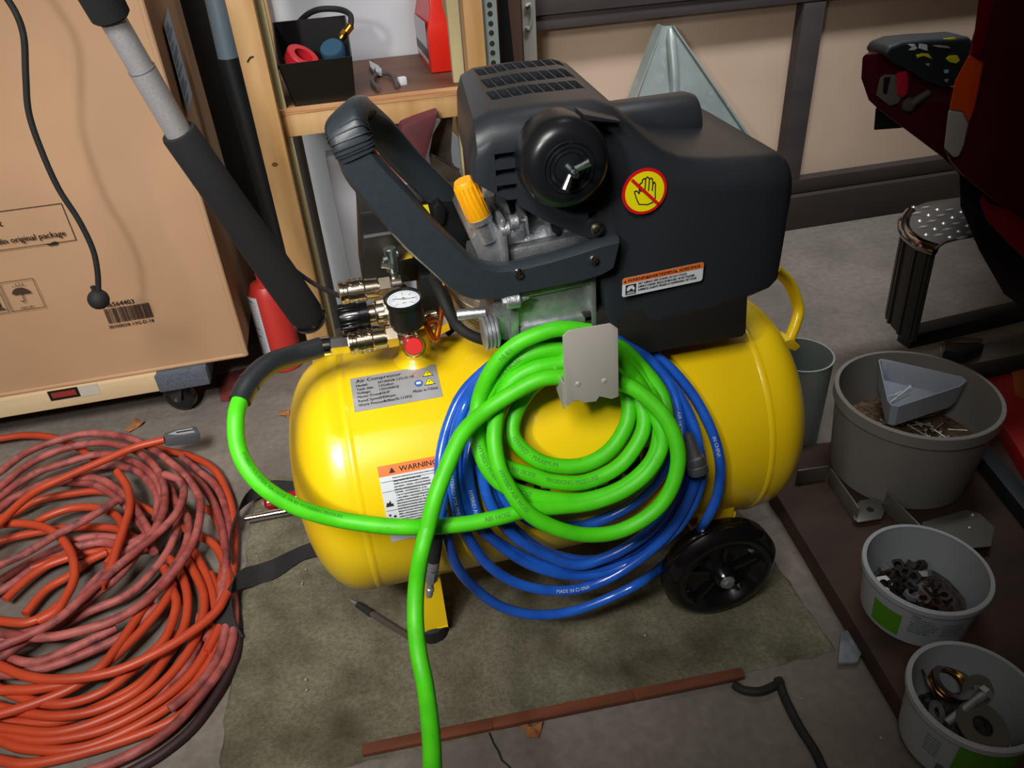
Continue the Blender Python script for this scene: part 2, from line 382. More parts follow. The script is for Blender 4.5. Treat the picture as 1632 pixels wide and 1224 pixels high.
# feet, axle, wheels
fx0, fx1 = P(653, 905, y=.79).x, P(712, 985, y=.79).x
zt, zl = .15, .03
for yy in (.80, .99):
    fb = MB(); fb.prism([(fx0, yy-.012, zl), (fx1, yy-.012, zl), (fx1, yy-.012, zt), (fx0, yy-.012, zt)], (0, .003, 0))
    fb.bb((fx0, yy-.010, zl), (fx0+.003, yy+.03, zt)); fb.bb((fx1-.003, yy-.010, zl), (fx1, yy+.03, zt)); fb.bb((fx0, yy-.012, zl), (fx1, yy+.03, zl+.003))
    fb.build('leg_bracket', yellow, AC, bevel=.001)
    MB().lathe([(.014, .0), (.023, .001), (.025, .006), (.023, .026), (.019, .03)], ((fx0+fx1)/2-.004, yy+.006, .003), (0, 0, 1), 24).build('rubber_foot', rubber, AC)
WX, WZ, WR = .439, .0925, .0895
for sgn, yf in ((-1, .714), (1, 1.085)):
    prw = [(0, -.010), (.013, -.010), (.016, -.006), (.02, .008), (.026, .012), (.052, .013), (.058, .004), (.062, -.001), (.066, .001), (.070, -.001), (.078, .000), (.084, .005), (WR, .012), (WR-.002, .018), (WR, .022), (WR-.001, .034), (.074, .04), (0, .04)]
    whl = MB().lathe(prw, (WX, yf, WZ), (0, -sgn, 0), 64, cap=False).build('wheel', black_g, AC)
    sp = MB()
    for k in range(5):
        an = k*2*math.pi/5+.3; d0 = V((math.cos(an), 0, math.sin(an))); t0 = V((-math.sin(an), 0, math.cos(an))); yb = yf-sgn*.006
        base = V((WX, yb, WZ)); sp.prism([base+d0*.014-t0*.003, base+d0*.056-t0*.003, base+d0*.056+t0*.003, base+d0*.014+t0*.003], (0, -sgn*.008, 0))
    sp.build('wheel_rib', black_g, whl)
    hb = MB().lathe([(0, -.017), (.0075, -.017), (.0085, -.015), (.0085, -.010)], (WX, yf, WZ), (0, -sgn, 0), 6, cap=False); hb.lathe([(0, -.012), (.011, -.012), (.011, -.010)], (WX, yf, WZ), (0, -sgn, 0), 20, cap=False)
    hb.build('hub_bolt', steel, whl)
MB().cyl((WX, .73, WZ), (WX, 1.07, WZ), .007).build('axle', steel, AC)
mb = MB(); ax_ = P(1168, 806, y=.745).x
mb.prism([P(1140, 812, y=.748), P(1172, 805, y=.748), P(1168, 818, y=.748), P(1166, 826, y=.748), P(1128, 836, y=.748)], (0, .006, 0))
mb.bb((WX-.03, .752, WZ-.005), (WX+.028, .758, WZ+.09)); mb.bb((WX-.03, 1.036, WZ-.005), (WX+.028, 1.042, WZ+.09)); mb.bb((WX-.03, .758, WZ+.05), (WX+.028, 1.036, WZ+.055))
mb.build('axle_bracket', yellow, AC, bevel=.001)
# tow handle at the right end
hp = [P(1236, 430, y=.93), P(1258, 452, y=.928), P(1272, 490, y=.915), P(1268, 515, y=.905), P(1259, 538, y=.895), P(1256, 552, y=.89)]
th = MB().tube(smooth(hp, 6), .0085, 14); hp2 = [V((p.x, 2*TY-p.y+.02, p.z)) for p in hp]
th.build('tow_handle', yellow, AC)
MB().prism([P(1250, 545, y=.875), P(1262, 540, y=.875), P(1276, 552, y=.875), P(1268, 560, y=.875), P(1258, 556, y=.875)], (0, .03, -.003)).build('handle_lug', yellow, AC, bevel=.0015)
# black saddle plate under the shroud
sp_ = [P(930, 500, y=.782), P(1192, 470, y=.782), P(1189, 530, y=.782), P(1183, 537, y=.782), P(1036, 563, y=.782), P(1000, 568, y=.782), P(930, 578, y=.782)]
MB().prism(sp_, (0, .19, 0)).build('saddle_plate', mat('matte_black_steel', '1b1a18', rough=.6), AC, bevel=.002)
# ---- motor shroud: sections along x
FY, BY = .78, 1.045
def shroud_sections():
    S = []   # x, yfront, yback, ztop, zbot(front), zbot, corner r
    T = [(.121, .010, 0, .66, .72), (.124, .004, 0, .64, .76), (.131, .000, 0, .63, .778), (.148, 0, 0, .62, .785), (.20, 0, 0, .6, .787), (.262, 0, 0, .6, .785), (.272, 0, 0, .53, .782), (.283, 0, 0, .502, .778), (.300, 0, 0, .503, .763),
         (.318, -.003, 0, .505, .745), (.340, -.005, 0, .507, .727), (.362, -.006, 0, .510, .715), (.39, -.006, 0, .513, .708), (.42, -.006, 0, .517, .704), (.46, -.005, 0, .522, .701), (.488, -.001, 0, .527, .699), (.500, .006, .006, .531, .692), (.508, .018, .018, .54, .675)]
    return T
def sec(x, df, db, zb_, zt_, n=9, r=.034):
    yf, yb = FY+df, BY-db; pts = []
    r = min(r, (zt_-zb_)/2.2)
    for (cy_, cz_, a0) in ((yf+r, zt_-r, 180), (yb-r, zt_-r, 90), (yb-r*.4, zb_+r*.4, 0), (yf+r*.4, zb_+r*.4, -90)):
        rr = r if cz_ > (zt_+zb_)/2 else r*.4
        for i in range(n):
            an = math.radians(a0-90*i/(n-1)); yy_ = cy_+rr*math.cos(an); zz_ = cz_+rr*math.sin(an); ft_ = max(0, min(1, (x-.121)/.30)); pts.append(V((x+(yy_-FY)*.115*(1-ft_)+(.02*(.7-zz_)*ft_ if x > .45 else 0), yy_+(.006*min(1, (x-.27)/.05) if zz_ < .62 and yy_ < .82 and x > .27 else 0), zz_)))
    return pts
secs = [sec(*t) for t in shroud_sections()]
xs_ = [t[0] for t in shroud_sections()]
mb = MB(); nn_ = len(secs[0]); vs = [p for s_ in secs for p in s_]
fs = [(i*nn_+j, i*nn_+(j+1)%nn_, (i+1)*nn_+(j+1)%nn_, (i+1)*nn_+j) for i in range(len(secs)-1) for j in range(nn_)]
fs += [tuple(range(nn_)), tuple((len(secs)-1)*nn_+j for j in range(nn_))[::-1]]
mb.add(vs, fs)
shroud = mb.build('motor_shroud', black_s, AC, ang=50)
# cutters: vent slots, lower left diagonal, side slots
cut = MB()
ZT = .786
rowsv = [((766, 114), (888, 96), 9, .011), ((778, 132), (902, 114), 9, .014), ((786, 151), (918, 133), 9, .012)]
for (a, b, k, ln) in rowsv:
    p, q = P(*a, z=ZT), P(*b, z=ZT)
    for i in range(k):
        c_ = p.lerp(q, i/(k-1)); cut.box((c_.x, c_.y, ZT-.045), (.0106, ln*3.2, .11))
for yy in range(5):
    cut.box((P(800, 220, y=FY).x+.002, FY, .745-yy*.017), (.022, .03, .007))
for (cx_, cy_, w__) in ((932, 308, 18), (936, 326, 30), (945, 343, 14)):
    c_ = P(cx_, cy_, y=FY); cut.box((c_.x, FY, c_.z), (w__*.0007, .03, .007))
# diagonal lower-left cut away (pump shows below it)
dg = [P(700, 262, y=FY), P(772, 300, y=FY), P(830, 330, y=FY), P(868, 352, y=FY), P(925, 376, y=FY), P(950, 381, y=FY), P(958, 384, y=FY), P(956, 600, y=FY), P(700, 600, y=FY)]
cut.prism([V((p.x, FY-.1, p.z)) for p in dg], (0, .5, 0))
cm = bpy.data.meshes.new('cut'); cm.from_pydata([v-V(AC.location) for v in cut.v], [], cut.f)
bmx = bmesh.new(); bmx.from_mesh(cm); bmesh.ops.recalc_face_normals(bmx, faces=bmx.faces); bmx.to_mesh(cm); bmx.free()
co = bpy.data.objects.new('cut', cm); col.objects.link(co); co.location = AC.location
bpy.context.view_layer.update()
bo = shroud.modifiers.new('b', 'BOOLEAN'); bo.operation = 'DIFFERENCE'; bo.solver = 'EXACT'; bo.use_self = True; bo.object = co
dgp = bpy.context.evaluated_depsgraph_get(); nm = bpy.data.meshes.new_from_object(shroud.evaluated_get(dgp))
shroud.modifiers.clear(); shroud.data = nm
for p in nm.polygons: p.use_smooth = True
nm.set_sharp_from_angle(angle=math.radians(40)); bpy.data.objects.remove(co)
# intake duct hump behind the slope
dc0, dc1 = P(1010, 200, y=.96), P(1118, 190, y=.96)
MB().lathe([(.0, 0), (.036, 0), (.037, .10), (.033, .112), (0, .113)], (.335, .955, .703), (1, 0, 0), 36, cap=False).build('outlet_duct', black_s, AC)
# air filter
fc = P(902, 262, y=FY-.035)
prf = [(0, .012), (.006, .0115), (.015, .010), (.016, .0116), (.017, .010), (.0200, .0102), (.021, .0118), (.022, .0102), (.025, .0104), (.026, .0120), (.027, .0104), (.033, .0105), (.040, .007), (.0455, -.001), (.0475, -.010), (.0475, -.026), (.0455, -.028), (.0455, -.045)]
filt = MB().lathe(prf, (fc.x, FY-.036, fc.z), (0, -1, 0), 64, cap=False).build('air_filter_housing', mat('filter_black', '17191c', rough=.3), AC)
wn = MB(); c0 = V((fc.x, FY-.050, fc.z)); wn.cyl(c0+V((0,.004,0)), c0-V((0,.014,0)), .0055, .0042, 14); wn.cyl(c0-V((0,.014,0)), c0-V((0,.022,0)), .003, .003, 10)
for an in (28, 238):
    d = V((math.cos(math.radians(an)), -.35, math.sin(math.radians(an)))); wn.tube([c0-V((0,.006,0)), c0-V((0,.006,0))+d*.012, c0-V((0,.006,0))+d*.019], [.0028, .0036, .0042], 10)
wn.build('wing_nut', zinc, filt)
arm = MB(); arm.prism([P(930, 182, y=FY-.03), P(990, 193, y=FY-.012), P(990, 197, y=FY-.012), P(932, 192, y=FY-.03)], (0, .03, 0)); arm.build('filter_bracket', black_s, AC, bevel=.001)
def screw(px, py, y, r, m, par, nm_='screw'):
    c_ = P(px, py, y=y); o = MB().lathe([(0, .0012), (r*.3, .0016), (r*.35, .0035), (r*.7, .003), (r, 0), (r, -.003)], c_, (0, -1, 0), 20, cap=False)
    s2 = MB(); s2.box(c_-V((0, .0034, 0)), (r*1.2, .001, r*.25)); s2.box(c_-V((0, .0034, 0)), (r*.25, .001, r*1.2))
    ob = o.build(nm_, m, par); s2.build('screw_slot', ink, ob); return ob
screw(952, 366, FY-.006, .008, mat('yellow_zinc', 'a9a489', rough=.3, metal=1), AC)
# hand sticker
sc_ = P(1027, 305, y=FY-.0065); R_ = .0262
fm = flatmap(sc_, (1, 0, 0), (0, 0, 1))
st = MB().lathe([(0, 0), (R_, 0), (R_, -.0006)], sc_-V((0, .0006, 0)), (0, -1, 0), 48, cap=False).build('hand_sticker', signr, AC)
f2 = lambda u, v: sc_+V((u, -.0012, v)); f3 = lambda u, v: sc_+V((u, -.0018, v)); f4 = lambda u, v: sc_+V((u, -.0024, v))
disc(MB(), f2, 0, 0, R_*.87, 40).build('sticker_field', signy, st, fix=False)
hand = [(-.35,-.62),(.1,-.7),(.4,-.62),(.52,-.4),(.5,.35),(.44,.45),(.36,.35),(.33,.62),(.25,.7),(.16,.62),(.14,.7),(.05,.78),(-.04,.7),(-.06,.68),(-.14,.72),(-.22,.62),(-.24,.5),(-.33,.48),(-.38,.36),(-.36,-.05),(-.5,.12),(-.62,.1),(-.6,-.02),(-.45,-.42)]
t = MB(); tb = .0006
def stroke(mb, fn, pts, wd, closed=False):
    m = len(pts)
    for i in range(m if closed else m-1):
        (x0, y0_), (x1, y1_) = pts[i], pts[(i+1)%m]; L = math.hypot(x1-x0, y1_-y0_) or 1; nx, ny = -(y1_-y0_)/L*wd, (x1-x0)/L*wd
        ex, ey = (x1-x0)/L*wd*.6, (y1_-y0_)/L*wd*.6
        poly(mb, fn, [(x0-nx-ex, y0_-ny-ey), (x1-nx+ex, y1_-ny+ey), (x1+nx+ex, y1_+ny+ey), (x0+nx-ex, y0_+ny-ey)])
hp_ = [(x*R_*.82+.001, y*R_*.82) for x, y in hand]
stroke(t, f3, hp_, tb, True)
for a in (((-.04,.68),(-.06,.05)), ((.16,.62),(.14,.05)), ((.36,.35),(.34,.02))): stroke(t, f3, [(x*R_*.82+.001, y*R_*.82) for x, y in a], tb)
stroke(t, f3, [(-.36*R_*.82, .3*R_*.82), (-.22*R_*.82, .05*R_*.82)], tb)
t.build('hand_outline', ink, st, fix=False)
t = MB(); q = R_*.87*.707; t.add([f4(-q-.0012, q-.0012), f4(-q+.0012, q+.0012), f4(q+.0012, -q+.0012), f4(q-.0012, -q-.0012)], [(0, 1, 2, 3)]); t.build('slash_bar', signr, st, fix=False)
# hot surface sticker
a0, a1 = P(991, 474, y=FY-.0068), P(1119, 447, y=FY-.0068)
pu, pv = P(992, 444, y=FY-.0068), P(1118, 415, y=FY-.0068)
U_ = (a1-a0); W_ = (pu-a0); wl, hl_ = U_.length, W_.length
hm = lambda o: (lambda u, v: a0+U_*(u/wl)+W_*(v/hl_)-V((0, o, 0)))
bx_ = lambda r0: [(r0, 0), (wl-r0, 0), (wl, r0), (wl, hl_-r0), (wl-r0, hl_), (r0, hl_), (0, hl_-r0), (0, r0)]
st = poly(MB(), hm(.0003), bx_(.002)).build('hot_surface_sticker', whitem, AC, fix=False)
poly(MB(), hm(.0007), [(0, hl_*.69), (wl, hl_*.69), (wl, hl_-.002), (wl-.002, hl_), (.002, hl_), (0, hl_-.002)]).build('orange_header', orange_l, st, fix=False)
t = MB(); k_ = hm(.001); hh = hl_
put(t, 'WARNING', k_, .006, hh*.76, .0058, bold=.0003); put(t, 'AVERTISSEMENT', k_, .0335, hh*.76, .0055, sx=.8, bold=.0003); put(t, 'ADVERTENCIA', k_, .0705, hh*.76, .0055, sx=.74, bold=.0003)
for ux in (.003, .031, .0665): poly(t, k_, [(ux-.0015, hh*.76), (ux+.002, hh*.76), (ux+.0003, hh*.9)])
for i, s_ in enumerate(('HOT SURFACE. RISK OF BURN. DO NOT TOUCH', 'SURFACE CHAUDE. RISQUE DE BRULURES. NE PAS TOUCHER', 'SUPERFICIE CALIENTE. PELIGRO DE QUEMADURAS. NO TOCAR')):
    put(t, s_, k_, .0195, hh*(.52-.17*i), .0042, sx=.62 if i else .66, bold=.0002)
quad(t, k_, .004, hh*.1, .017, hh*.62); t.build('sticker_print', ink, st, fix=False)
t = MB(); k2 = hm(.0014); poly(t, k2, [(.0055, hh*.33), (.008, hh*.3), (.011, hh*.42), (.0145, hh*.27), (.0155, hh*.4), (.013, hh*.57), (.008, hh*.56), (.0055, hh*.48)]); quad(t, k2, .0055, hh*.15, .0155, hh*.19); quad(t, k2, .006, hh*.23, .0145, hh*.25); t.build('burn_symbol', whitem, st, fix=False)
# ---- carrying handle: near plate arm, grip, far arm
YH = .772
inner = [(984, 377), (958, 383), (900, 401), (844, 416), (812, 422), (788, 423), (757, 414), (728, 388), (686, 345), (651, 303), (615, 264), (591, 233), (579, 208)]
outer = [(972, 428), (950, 440), (900, 452), (862, 459), (826, 467), (791, 474), (752, 477), (721, 463), (686, 432), (640, 390), (590, 332), (550, 285), (533, 240)]
c3 = MB(); ip = smooth([P(*p, y=YH) for p in inner], 4); op = smooth([P(*p, y=YH) for p in outer], 4)
m_ = len(ip); vs = []
for i in range(m_):
    a, b = ip[i], op[i]; e = (b-a).normalized()
    for (q, dy) in ((a, .010), (a-e*.0015, .004), (a-e*.0005, -.004), (a+e*.004, -.009), (b-e*.005, -.009), (b-e*.0005, -.003), (b, .004), (b, .010)): vs.append(q+V((0, dy, 0)))
fs = [(i*8+j, i*8+(j+1)%8, (i+1)*8+(j+1)%8, (i+1)*8+j) for i in range(m_-1) for j in range(8)]+[tuple(range(8)), tuple((m_-1)*8+j for j in range(8))[::-1]]
c3.add(vs, fs); ha = c3.build('handle', mat('handle_plastic', '2d343a', '2a3036', 200, .42, bump=.08, bs=700), AC)
ad_ = (P(560, 262, y=YH)-P(700, 410, y=YH)).normalized(); wide = ad_.cross(V((0, 1, 0)))
gp = smooth([P(570, 245, y=YH), P(560, 225, y=YH), P(553, 205, y=.778), P(552, 192, y=.795), P(557, 184, y=.83), P(570, 183, y=.88), P(590, 196, y=.94), P(615, 219, y=.97), P(651, 260, y=.99), P(696, 305, y=1.0), P(735, 342, y=1.0), P(790, 372, y=1.0), P(860, 372, y=1.0)], 6)
MB().tube(gp, .02, 20, ell=(.0195, .0115), up=wide).build('grip_arm', MATS['handle_plastic'], AC, ang=60)
rb = MB()
gi = smooth([P(566, 238, y=YH), P(557, 218, y=.773), P(552, 200, y=.785), P(553, 190, y=.80), P(560, 184, y=.835), P(572, 184, y=.88)], 4)
for i in range(0, len(gi)-1):
    p = gi[i]; q = p+(gi[i+1]-p)*.4; rb.tube([p, q], .02, 20, ell=(.0212, .0130), up=wide)
rb.build('grip_rib', MATS['handle_plastic'], AC, ang=60)
screw(827, 437, YH-.0095, .0062, chrome, AC); screw(947, 415, YH-.0095, .0062, chrome, AC)
# ---- pump (cast aluminium)
pu_ = MB(); YP = .788
def px_prism(mb, pts, y, dep): return mb.prism([P(*p, y=y) for p in pts], (0, dep, 0))
px_prism(pu_, [(822, 472), (946, 447), (948, 520), (946, 560), (826, 560)], YP, .20)
px_prism(MB(), [(826, 467), (947, 443), (947, 452), (828, 477)], YP-.006, .21).build('cylinder_flange', castal, AC, bevel=.002)
px_prism(MB(), [(828, 523), (947, 500), (948, 512), (829, 537)], YP-.006, .21).build('cylinder_flange', castal, AC, bevel=.003)
px_prism(MB(), [(942, 444), (950, 443), (951, 518), (943, 520)], YP-.007, .21).build('cylinder_flange', castal, AC, bevel=.001)
pump = pu_.build('pump_block', castal, AC, bevel=.003)
px_prism(MB(), [(786, 478), (822, 470), (824, 536), (812, 545), (784, 540)], YP, .18).build('pump_head', castal, AC, bevel=.004)
px_prism(MB(), [(812, 470), (826, 468), (829, 548), (815, 552)], YP-.01, .20).build('pump_head_gasket', castal, AC, bevel=.003)
for (a, b) in (((806, 481), (828, 477)),):
    pa, pb = P(*a, y=YP-.018), P(*b, y=YP-.018); MB().cyl(pa, pb, .0095, .0095, 24, bev=.001).cyl(pa+(pb-pa)*1.0, pb+(pb-pa)*.7, .004, .0015, 12).cyl(pa, pa-(pb-pa)*.25, .006, .006, 6).build('cap_screw', castal, AC)
fn_ = MB()
for i in range(4):
    p = P(772+i*6, 532-i*2, y=YP); fn_.lathe([(.0, -.002), (.019, -.002), (.021, 0), (.019, .002), (0, .002)], p, (1, 0, 0), 30, cap=False)
fn_.cyl(P(730, 502, y=YP+.02), P(775, 497, y=YP+.01), .0065); fn_.build('finned_union', castal, AC)
# crankcase
ck = MB(); a = P(790, 385, y=.86); b = P(948, 352, y=.86)
ck.lathe([(.0, 0), (.060, 0), (.064, .006), (.064, .10), (.06, .158), (0, .158)], (a.x, .864, .597), (1, 0, 0), 48, cap=False)
px_prism(ck, [(800, 400), (845, 392), (948, 370), (948, 385), (800, 420)], .797, .12)
ck.build('crankcase', castal, AC, bevel=.002)
px_prism(MB(), [(764, 350), (780, 346), (800, 372), (806, 415), (790, 430), (766, 418), (750, 380)], .795, .13).build('crankcase_cover', castal, AC, bevel=.005)
px_prism(MB(), [(797, 350), (806, 349), (813, 420), (803, 424)], .785, .13).build('cover_flange', castal, AC, bevel=.003)
for (p, q) in (((836, 345), (842, 378)), ((872, 350), (878, 375)), ((812, 356), (820, 370))):
    px_prism(MB(), [p, (p[0]+5, p[1]), (q[0]+3, q[1]), q], .79, .05).build('cooling_rib', castal, AC, bevel=.001)
px_prism(MB(), [(785, 310), (802, 306), (812, 330), (818, 356), (800, 352), (792, 340)], .83, .08).build('breather_boss', castal, AC, bevel=.004)
for (a, b) in (((796, 367), (812, 364)), ((812, 355), (826, 353)), ((768, 303), (786, 300))):
    pa, pb = P(*a, y=.792), P(*b, y=.792); MB().cyl(pa, pb, .0085, .0085, 20, bev=.001).cyl(pb, pb+(pb-pa)*.9, .0035, .001, 10).build('cover_screw', castal, AC)
sp0, sp1 = P(829, 326, y=.84), P(832, 345, y=.84); hx = []
for i in range(60): t_ = i/59; hx.append(sp0.lerp(sp1, t_)+V((math.cos(i*.8)*.005, math.sin(i*.8)*.005, 0)))
MB().tube(hx, .001, 6).build('spring', steel, AC)
# interior dark motor mass seen under the shroud
MB().bb((.15, .86, .60), (.30, 1.02, .72)).build('motor_body', blackm, AC, bevel=.01)
# yellow breather
b0, b1 = P(763, 346, y=.80), P(738, 287, y=.80); ax_ = (b1-b0).normalized(); L_ = (b1-b0).length
br = MB().lathe([(0, 0), (.0125, 0), (.0135, .002), (.0122, L_-.003), (.0105, L_), (0, L_-.0005)], b0, ax_, 32, cap=False).build('breather_cap', mat('amber_yellow_plastic', 'f0a80a', rough=.4), AC)
rb = MB(); sd = ax_.orthogonal().normalized()
for k in range(16):
    e = Matrix.Rotation(2*math.pi*k/16, 3, ax_) @ sd; tt = ax_.cross(e); rb.box(b0+ax_*L_*.48+e*.0128, (.0014, .0014, L_*.8), Matrix((e, tt, ax_)).transposed())
rb.build('breather_rib', MATS['amber_yellow_plastic'], br)
MB().lathe([(.0, -.03), (.010, -.03), (.012, -.006), (.0145, -.005), (.0145, .001), (0, .001)], b0, ax_, 32, cap=False).build('breather_neck', castal, AC)
# pressure switch box behind
YS = .98
sw = px_prism(MB(), [(574, 347), (572, 338), (640, 330), (762, 322), (770, 400), (735, 440), (583, 458), (578, 452)], YS, .09).build('pressure_switch', blackm, AC, bevel=.004)
px_prism(MB(), [(580, 376), (700, 357), (700, 361), (580, 380)], YS-.002, .01).build('switch_lid_seam', mat('worn_grey_edge', '5a5b5c', rough=.5), AC)
px_prism(MB(), [(668, 328), (682, 326), (690, 358), (672, 340)], YS-.004, .001).build('yellow_sticker', signy, AC)
px_prism(MB(), [(630, 345), (622, 366), (640, 364)], YS-.004, .001).build('yellow_sticker', signy, AC)
px_prism(MB(), [(690, 330), (700, 322), (712, 335), (708, 358), (694, 362)], YS-.01, .03).build('switch_knob', blackm, AC, bevel=.003)
px_prism(MB(), [(668, 440), (725, 432), (745, 450), (735, 520), (715, 540), (700, 520), (672, 500)], .955, .05).build('relay_housing', blackm, AC, bevel=.005)
# unloader valve
v0 = MB(); v0.cyl(P(621, 395, y=.93), P(627, 432, y=.93), .0085, .0085, 16, bev=.001); v0.cyl(P(627, 432, y=.93), P(629, 442, y=.93), .0055, .004, 10)
v0.cyl(P(626, 424, y=.925), P(608, 420, y=.925), .005, .006, 10); v0.cyl(P(611, 413, y=.92), P(618, 411, y=.92), .004, .004, 8); v0.cyl(P(626, 405, y=.93), P(640, 402, y=.93), .0045)
v0.build('unloader_valve', zinc, AC)
MB().cyl(P(634, 403, y=.93), P(655, 399, y=.93), .0105, .0105, 6).build('hex_nut', chrome, AC)
MB().tube(smooth([P(655, 401, y=.93), P(668, 400, y=.925), P(690, 412, y=.93), P(703, 445, y=.93), P(706, 480, y=.92), P(700, 515, y=.89), P(695, 540, y=.875), P(688, 535, y=.875), P(680, 515, y=.88), P(690, 508, y=.89)], 6), .0042, 12).build('copper_tube', copper, AC)
# knurled coupler builder
def coupler(y, a, b, r, nm='quick_coupler'):
    pa, pb = P(*a, y=y), P(*b, y=y); d = pb-pa; L = d.length; ax = d/L
    o = MB().lathe([(0, 0), (r*.8, 0), (r, L*.02), (r, L*.07), (r*.86, L*.08), (r*.86, L*.13), (r*1.02, L*.15), (r*1.02, L*.40), (r*.9, L*.42), (r*.9, L*.62), (r*.7, L*.63), (r*.7, L*.83), (r*.8, L*.85), (r*.8, L), (0, L)], pa, ax, 36, cap=False)
    ob = o.build(nm, nickel, AC)
    kn = MB(); s0 = ax.orthogonal().normalized()
    for k in range(20):
        e = Matrix.Rotation(2*math.pi*k/20, 3, ax) @ s0
        for q in range(3):
            c_ = pa+ax*L*(.20+.08*q)+e*r*1.02; t_ = ax.cross(e); Rr = Matrix((e, t_, ax)).transposed() @ Matrix.Rotation(.7 if q%2 else -.7, 3, 'X'); kn.box(c_, (.0012, .0011, .0045), Rr)
    kn.build('knurl', nickel, ob); MB().cyl(pa+ax*L*.645, pa+ax*L*.82, r*.98, r*.98, 6).build('hex_section', nickel, ob)
    return ob
coupler(.93, (541, 468), (640, 452), .0155)
coupler(.86, (556, 548), (650, 531), .0145)
# regulator knob and body
pa, pb = P(541, 510, y=.885), P(588, 501, y=.885); ax = (pb-pa).normalized(); L = (pb-pa).length
kb = MB().lathe([(0, 0), (.0165, 0), (.0178, .002), (.0178, L*.7), (.019, L*.72), (.019, L), (0, L)], pa, ax, 36, cap=False).build('regulator_knob', black_g, AC)
rb = MB(); s0 = ax.orthogonal().normalized()
for k in range(22): e = Matrix.Rotation(2*math.pi*k/22, 3, ax) @ s0; rb.box(pa+ax*L*.36+e*.0182, (.0022, .002, L*.62), Matrix((e, ax.cross(e), ax)).transposed())
rb.build('knob_rib', black_g, kb)
MB().lathe([(0, 0), (.0135, 0), (.0135, .008), (.018, .010), (.018, .020), (.0145, .022), (.0145, .045), (0, .045)], pb, ax, 30, cap=False).build('regulator_body', nickel, AC)
MB().cyl(pb+ax*.012, pb+ax*.024, .0195, .0195, 6).build('regulator_nut', nickel, AC)
mn = MB(); m0 = P(655, 560, y=.885); m1 = V((m0.x+.002, .885, P(648, 505, y=.885).z)); mn.cyl((m0.x, .902, .46), (m0.x, .902, .535), .0125, .0125, 20); mn.cyl((m0.x-.03, .885, .505), (m0.x+.04, .90, .505), .011, .011, 20); mn.cyl((m0.x, .87, .50), (m0.x, .95, .53), .011, .011, 16); mn.cyl((m0.x+.03, .90, .49), (m0.x+.052, .905, .495), .014, .014, 6)
mn.build('manifold', nickel, AC)
MB().cyl(P(650, 515, y=.868), P(654, 540, y=.868), .006, .008, 14).build('gauge_stem', nickel, AC)
# pressure gauge
g0 = P(643, 478, y=.862); gax = V((-.03, -.10, .99)).normalized(); GR = .0235
gg = MB().lathe([(0, -.036), (GR-.003, -.036), (GR-.001, -.034), (GR-.001, -.003), (GR+.0008, -.002), (GR+.0008, .003), (GR-.0015, .0035), (GR-.003, .0), (0, 0)], g0, gax, 48, cap=False).build('pressure_gauge', mat('gauge_black', '121314', rough=.35), AC)
gu = V((1, 0, 0)); gu = (gu-gax*gu.dot(gax)).normalized(); gw = gax.cross(gu)
gm = lambda o: (lambda u, v: g0+gu*u+gw*v+gax*o)
disc(MB(), gm(.0006), 0, 0, GR-.0032, 36).build('gauge_face', whitem, gg, fix=False)
t = MB()
for k in range(25):
    an = math.radians(225-k*270/24); l0 = .0165 if k%4 else .0145
    stroke(t, gm(.001), [(l0*math.cos(an), l0*math.sin(an)), (.0182*math.cos(an), .0182*math.sin(an))], .00025)
for k, s_ in enumerate(('0', '2', '4', '6', '8', '10', '12')):
    an = math.radians(225-k*45); put(t, s_, gm(.001), .012*math.cos(an), .012*math.sin(an)-.0012, .0034, 'CENTER')
put(t, 'psi', gm(.001), 0, -.009, .004, 'CENTER'); t.build('gauge_scale', ink, gg, fix=False)
t = MB(); stroke(t, gm(.0014), [(.004, -.0006), (-.0135, .004)], .0005); stroke(t, gm(.0014), [(0, 0), (.015, -.001)], .0003); t.build('needle', ink, gg, fix=False)
MB().cyl(g0, g0+gax*.003, .002, .0015, 10).build('needle_hub', nickel, gg)
# bung and relief valve
MB().lathe([(.038, -.008), (.031, .006), (.026, .010), (.0225, .014), (.0215, .045), (.019, .048), (0, .048)], (P(664, 575, z=.45).x, .902, .4435), (0, 0, 1), 40, cap=False).build('tank_bung', yellow, AC)
rv = P(659, 552, y=.838); rva = V((.02, -.85, .5)).normalized()
MB().lathe([(0, .012), (.010, .012), (.0115, .008), (.0115, -.016), (0, -.016)], rv, rva, 28, cap=False).build('relief_valve', mat('red_valve_plastic', 'c31616', rough=.35), AC)
ringp = [rv+rva*.0125+Matrix.Rotation(2*math.pi*k/28, 3, rva) @ (rva.orthogonal().normalized()*.0138) for k in range(29)]
MB().tube(ringp, .0008, 8).build('pull_ring', nickel, AC)
# braided / finned discharge coil behind the cable
cb = MB()
for k in range(13):
    o_ = k*3.2; cb.tube(smooth([P(712+o_*.25, 452+o_*.5, y=.90+.002*k), P(735, 458+o_*1.3, y=.88+.003*k), P(765, 470+o_*1.6, y=.86+.004*k), P(790, 478+o_*1.5, y=.85+.004*k)], 5), .0026, 8)
cb.build('discharge_coil', mat('braided_metal', 'b3a695', '8d8172', 80, .4, metal=.6), AC)
MB().tube(smooth([P(690, 442, y=.90), P(700, 462, y=.87), P(712, 490, y=.85), P(728, 518, y=.84), P(752, 535, y=.83), P(785, 545, y=.83), P(812, 546, y=.84), P(828, 552, y=.86)], 6), .0068, 12).build('power_cable', rubber, AC)
MB().cyl(P(689, 429, y=.905), P(703, 455, y=.88), .0045, .0045, 10).build('cable_ferrule', chrome, AC)
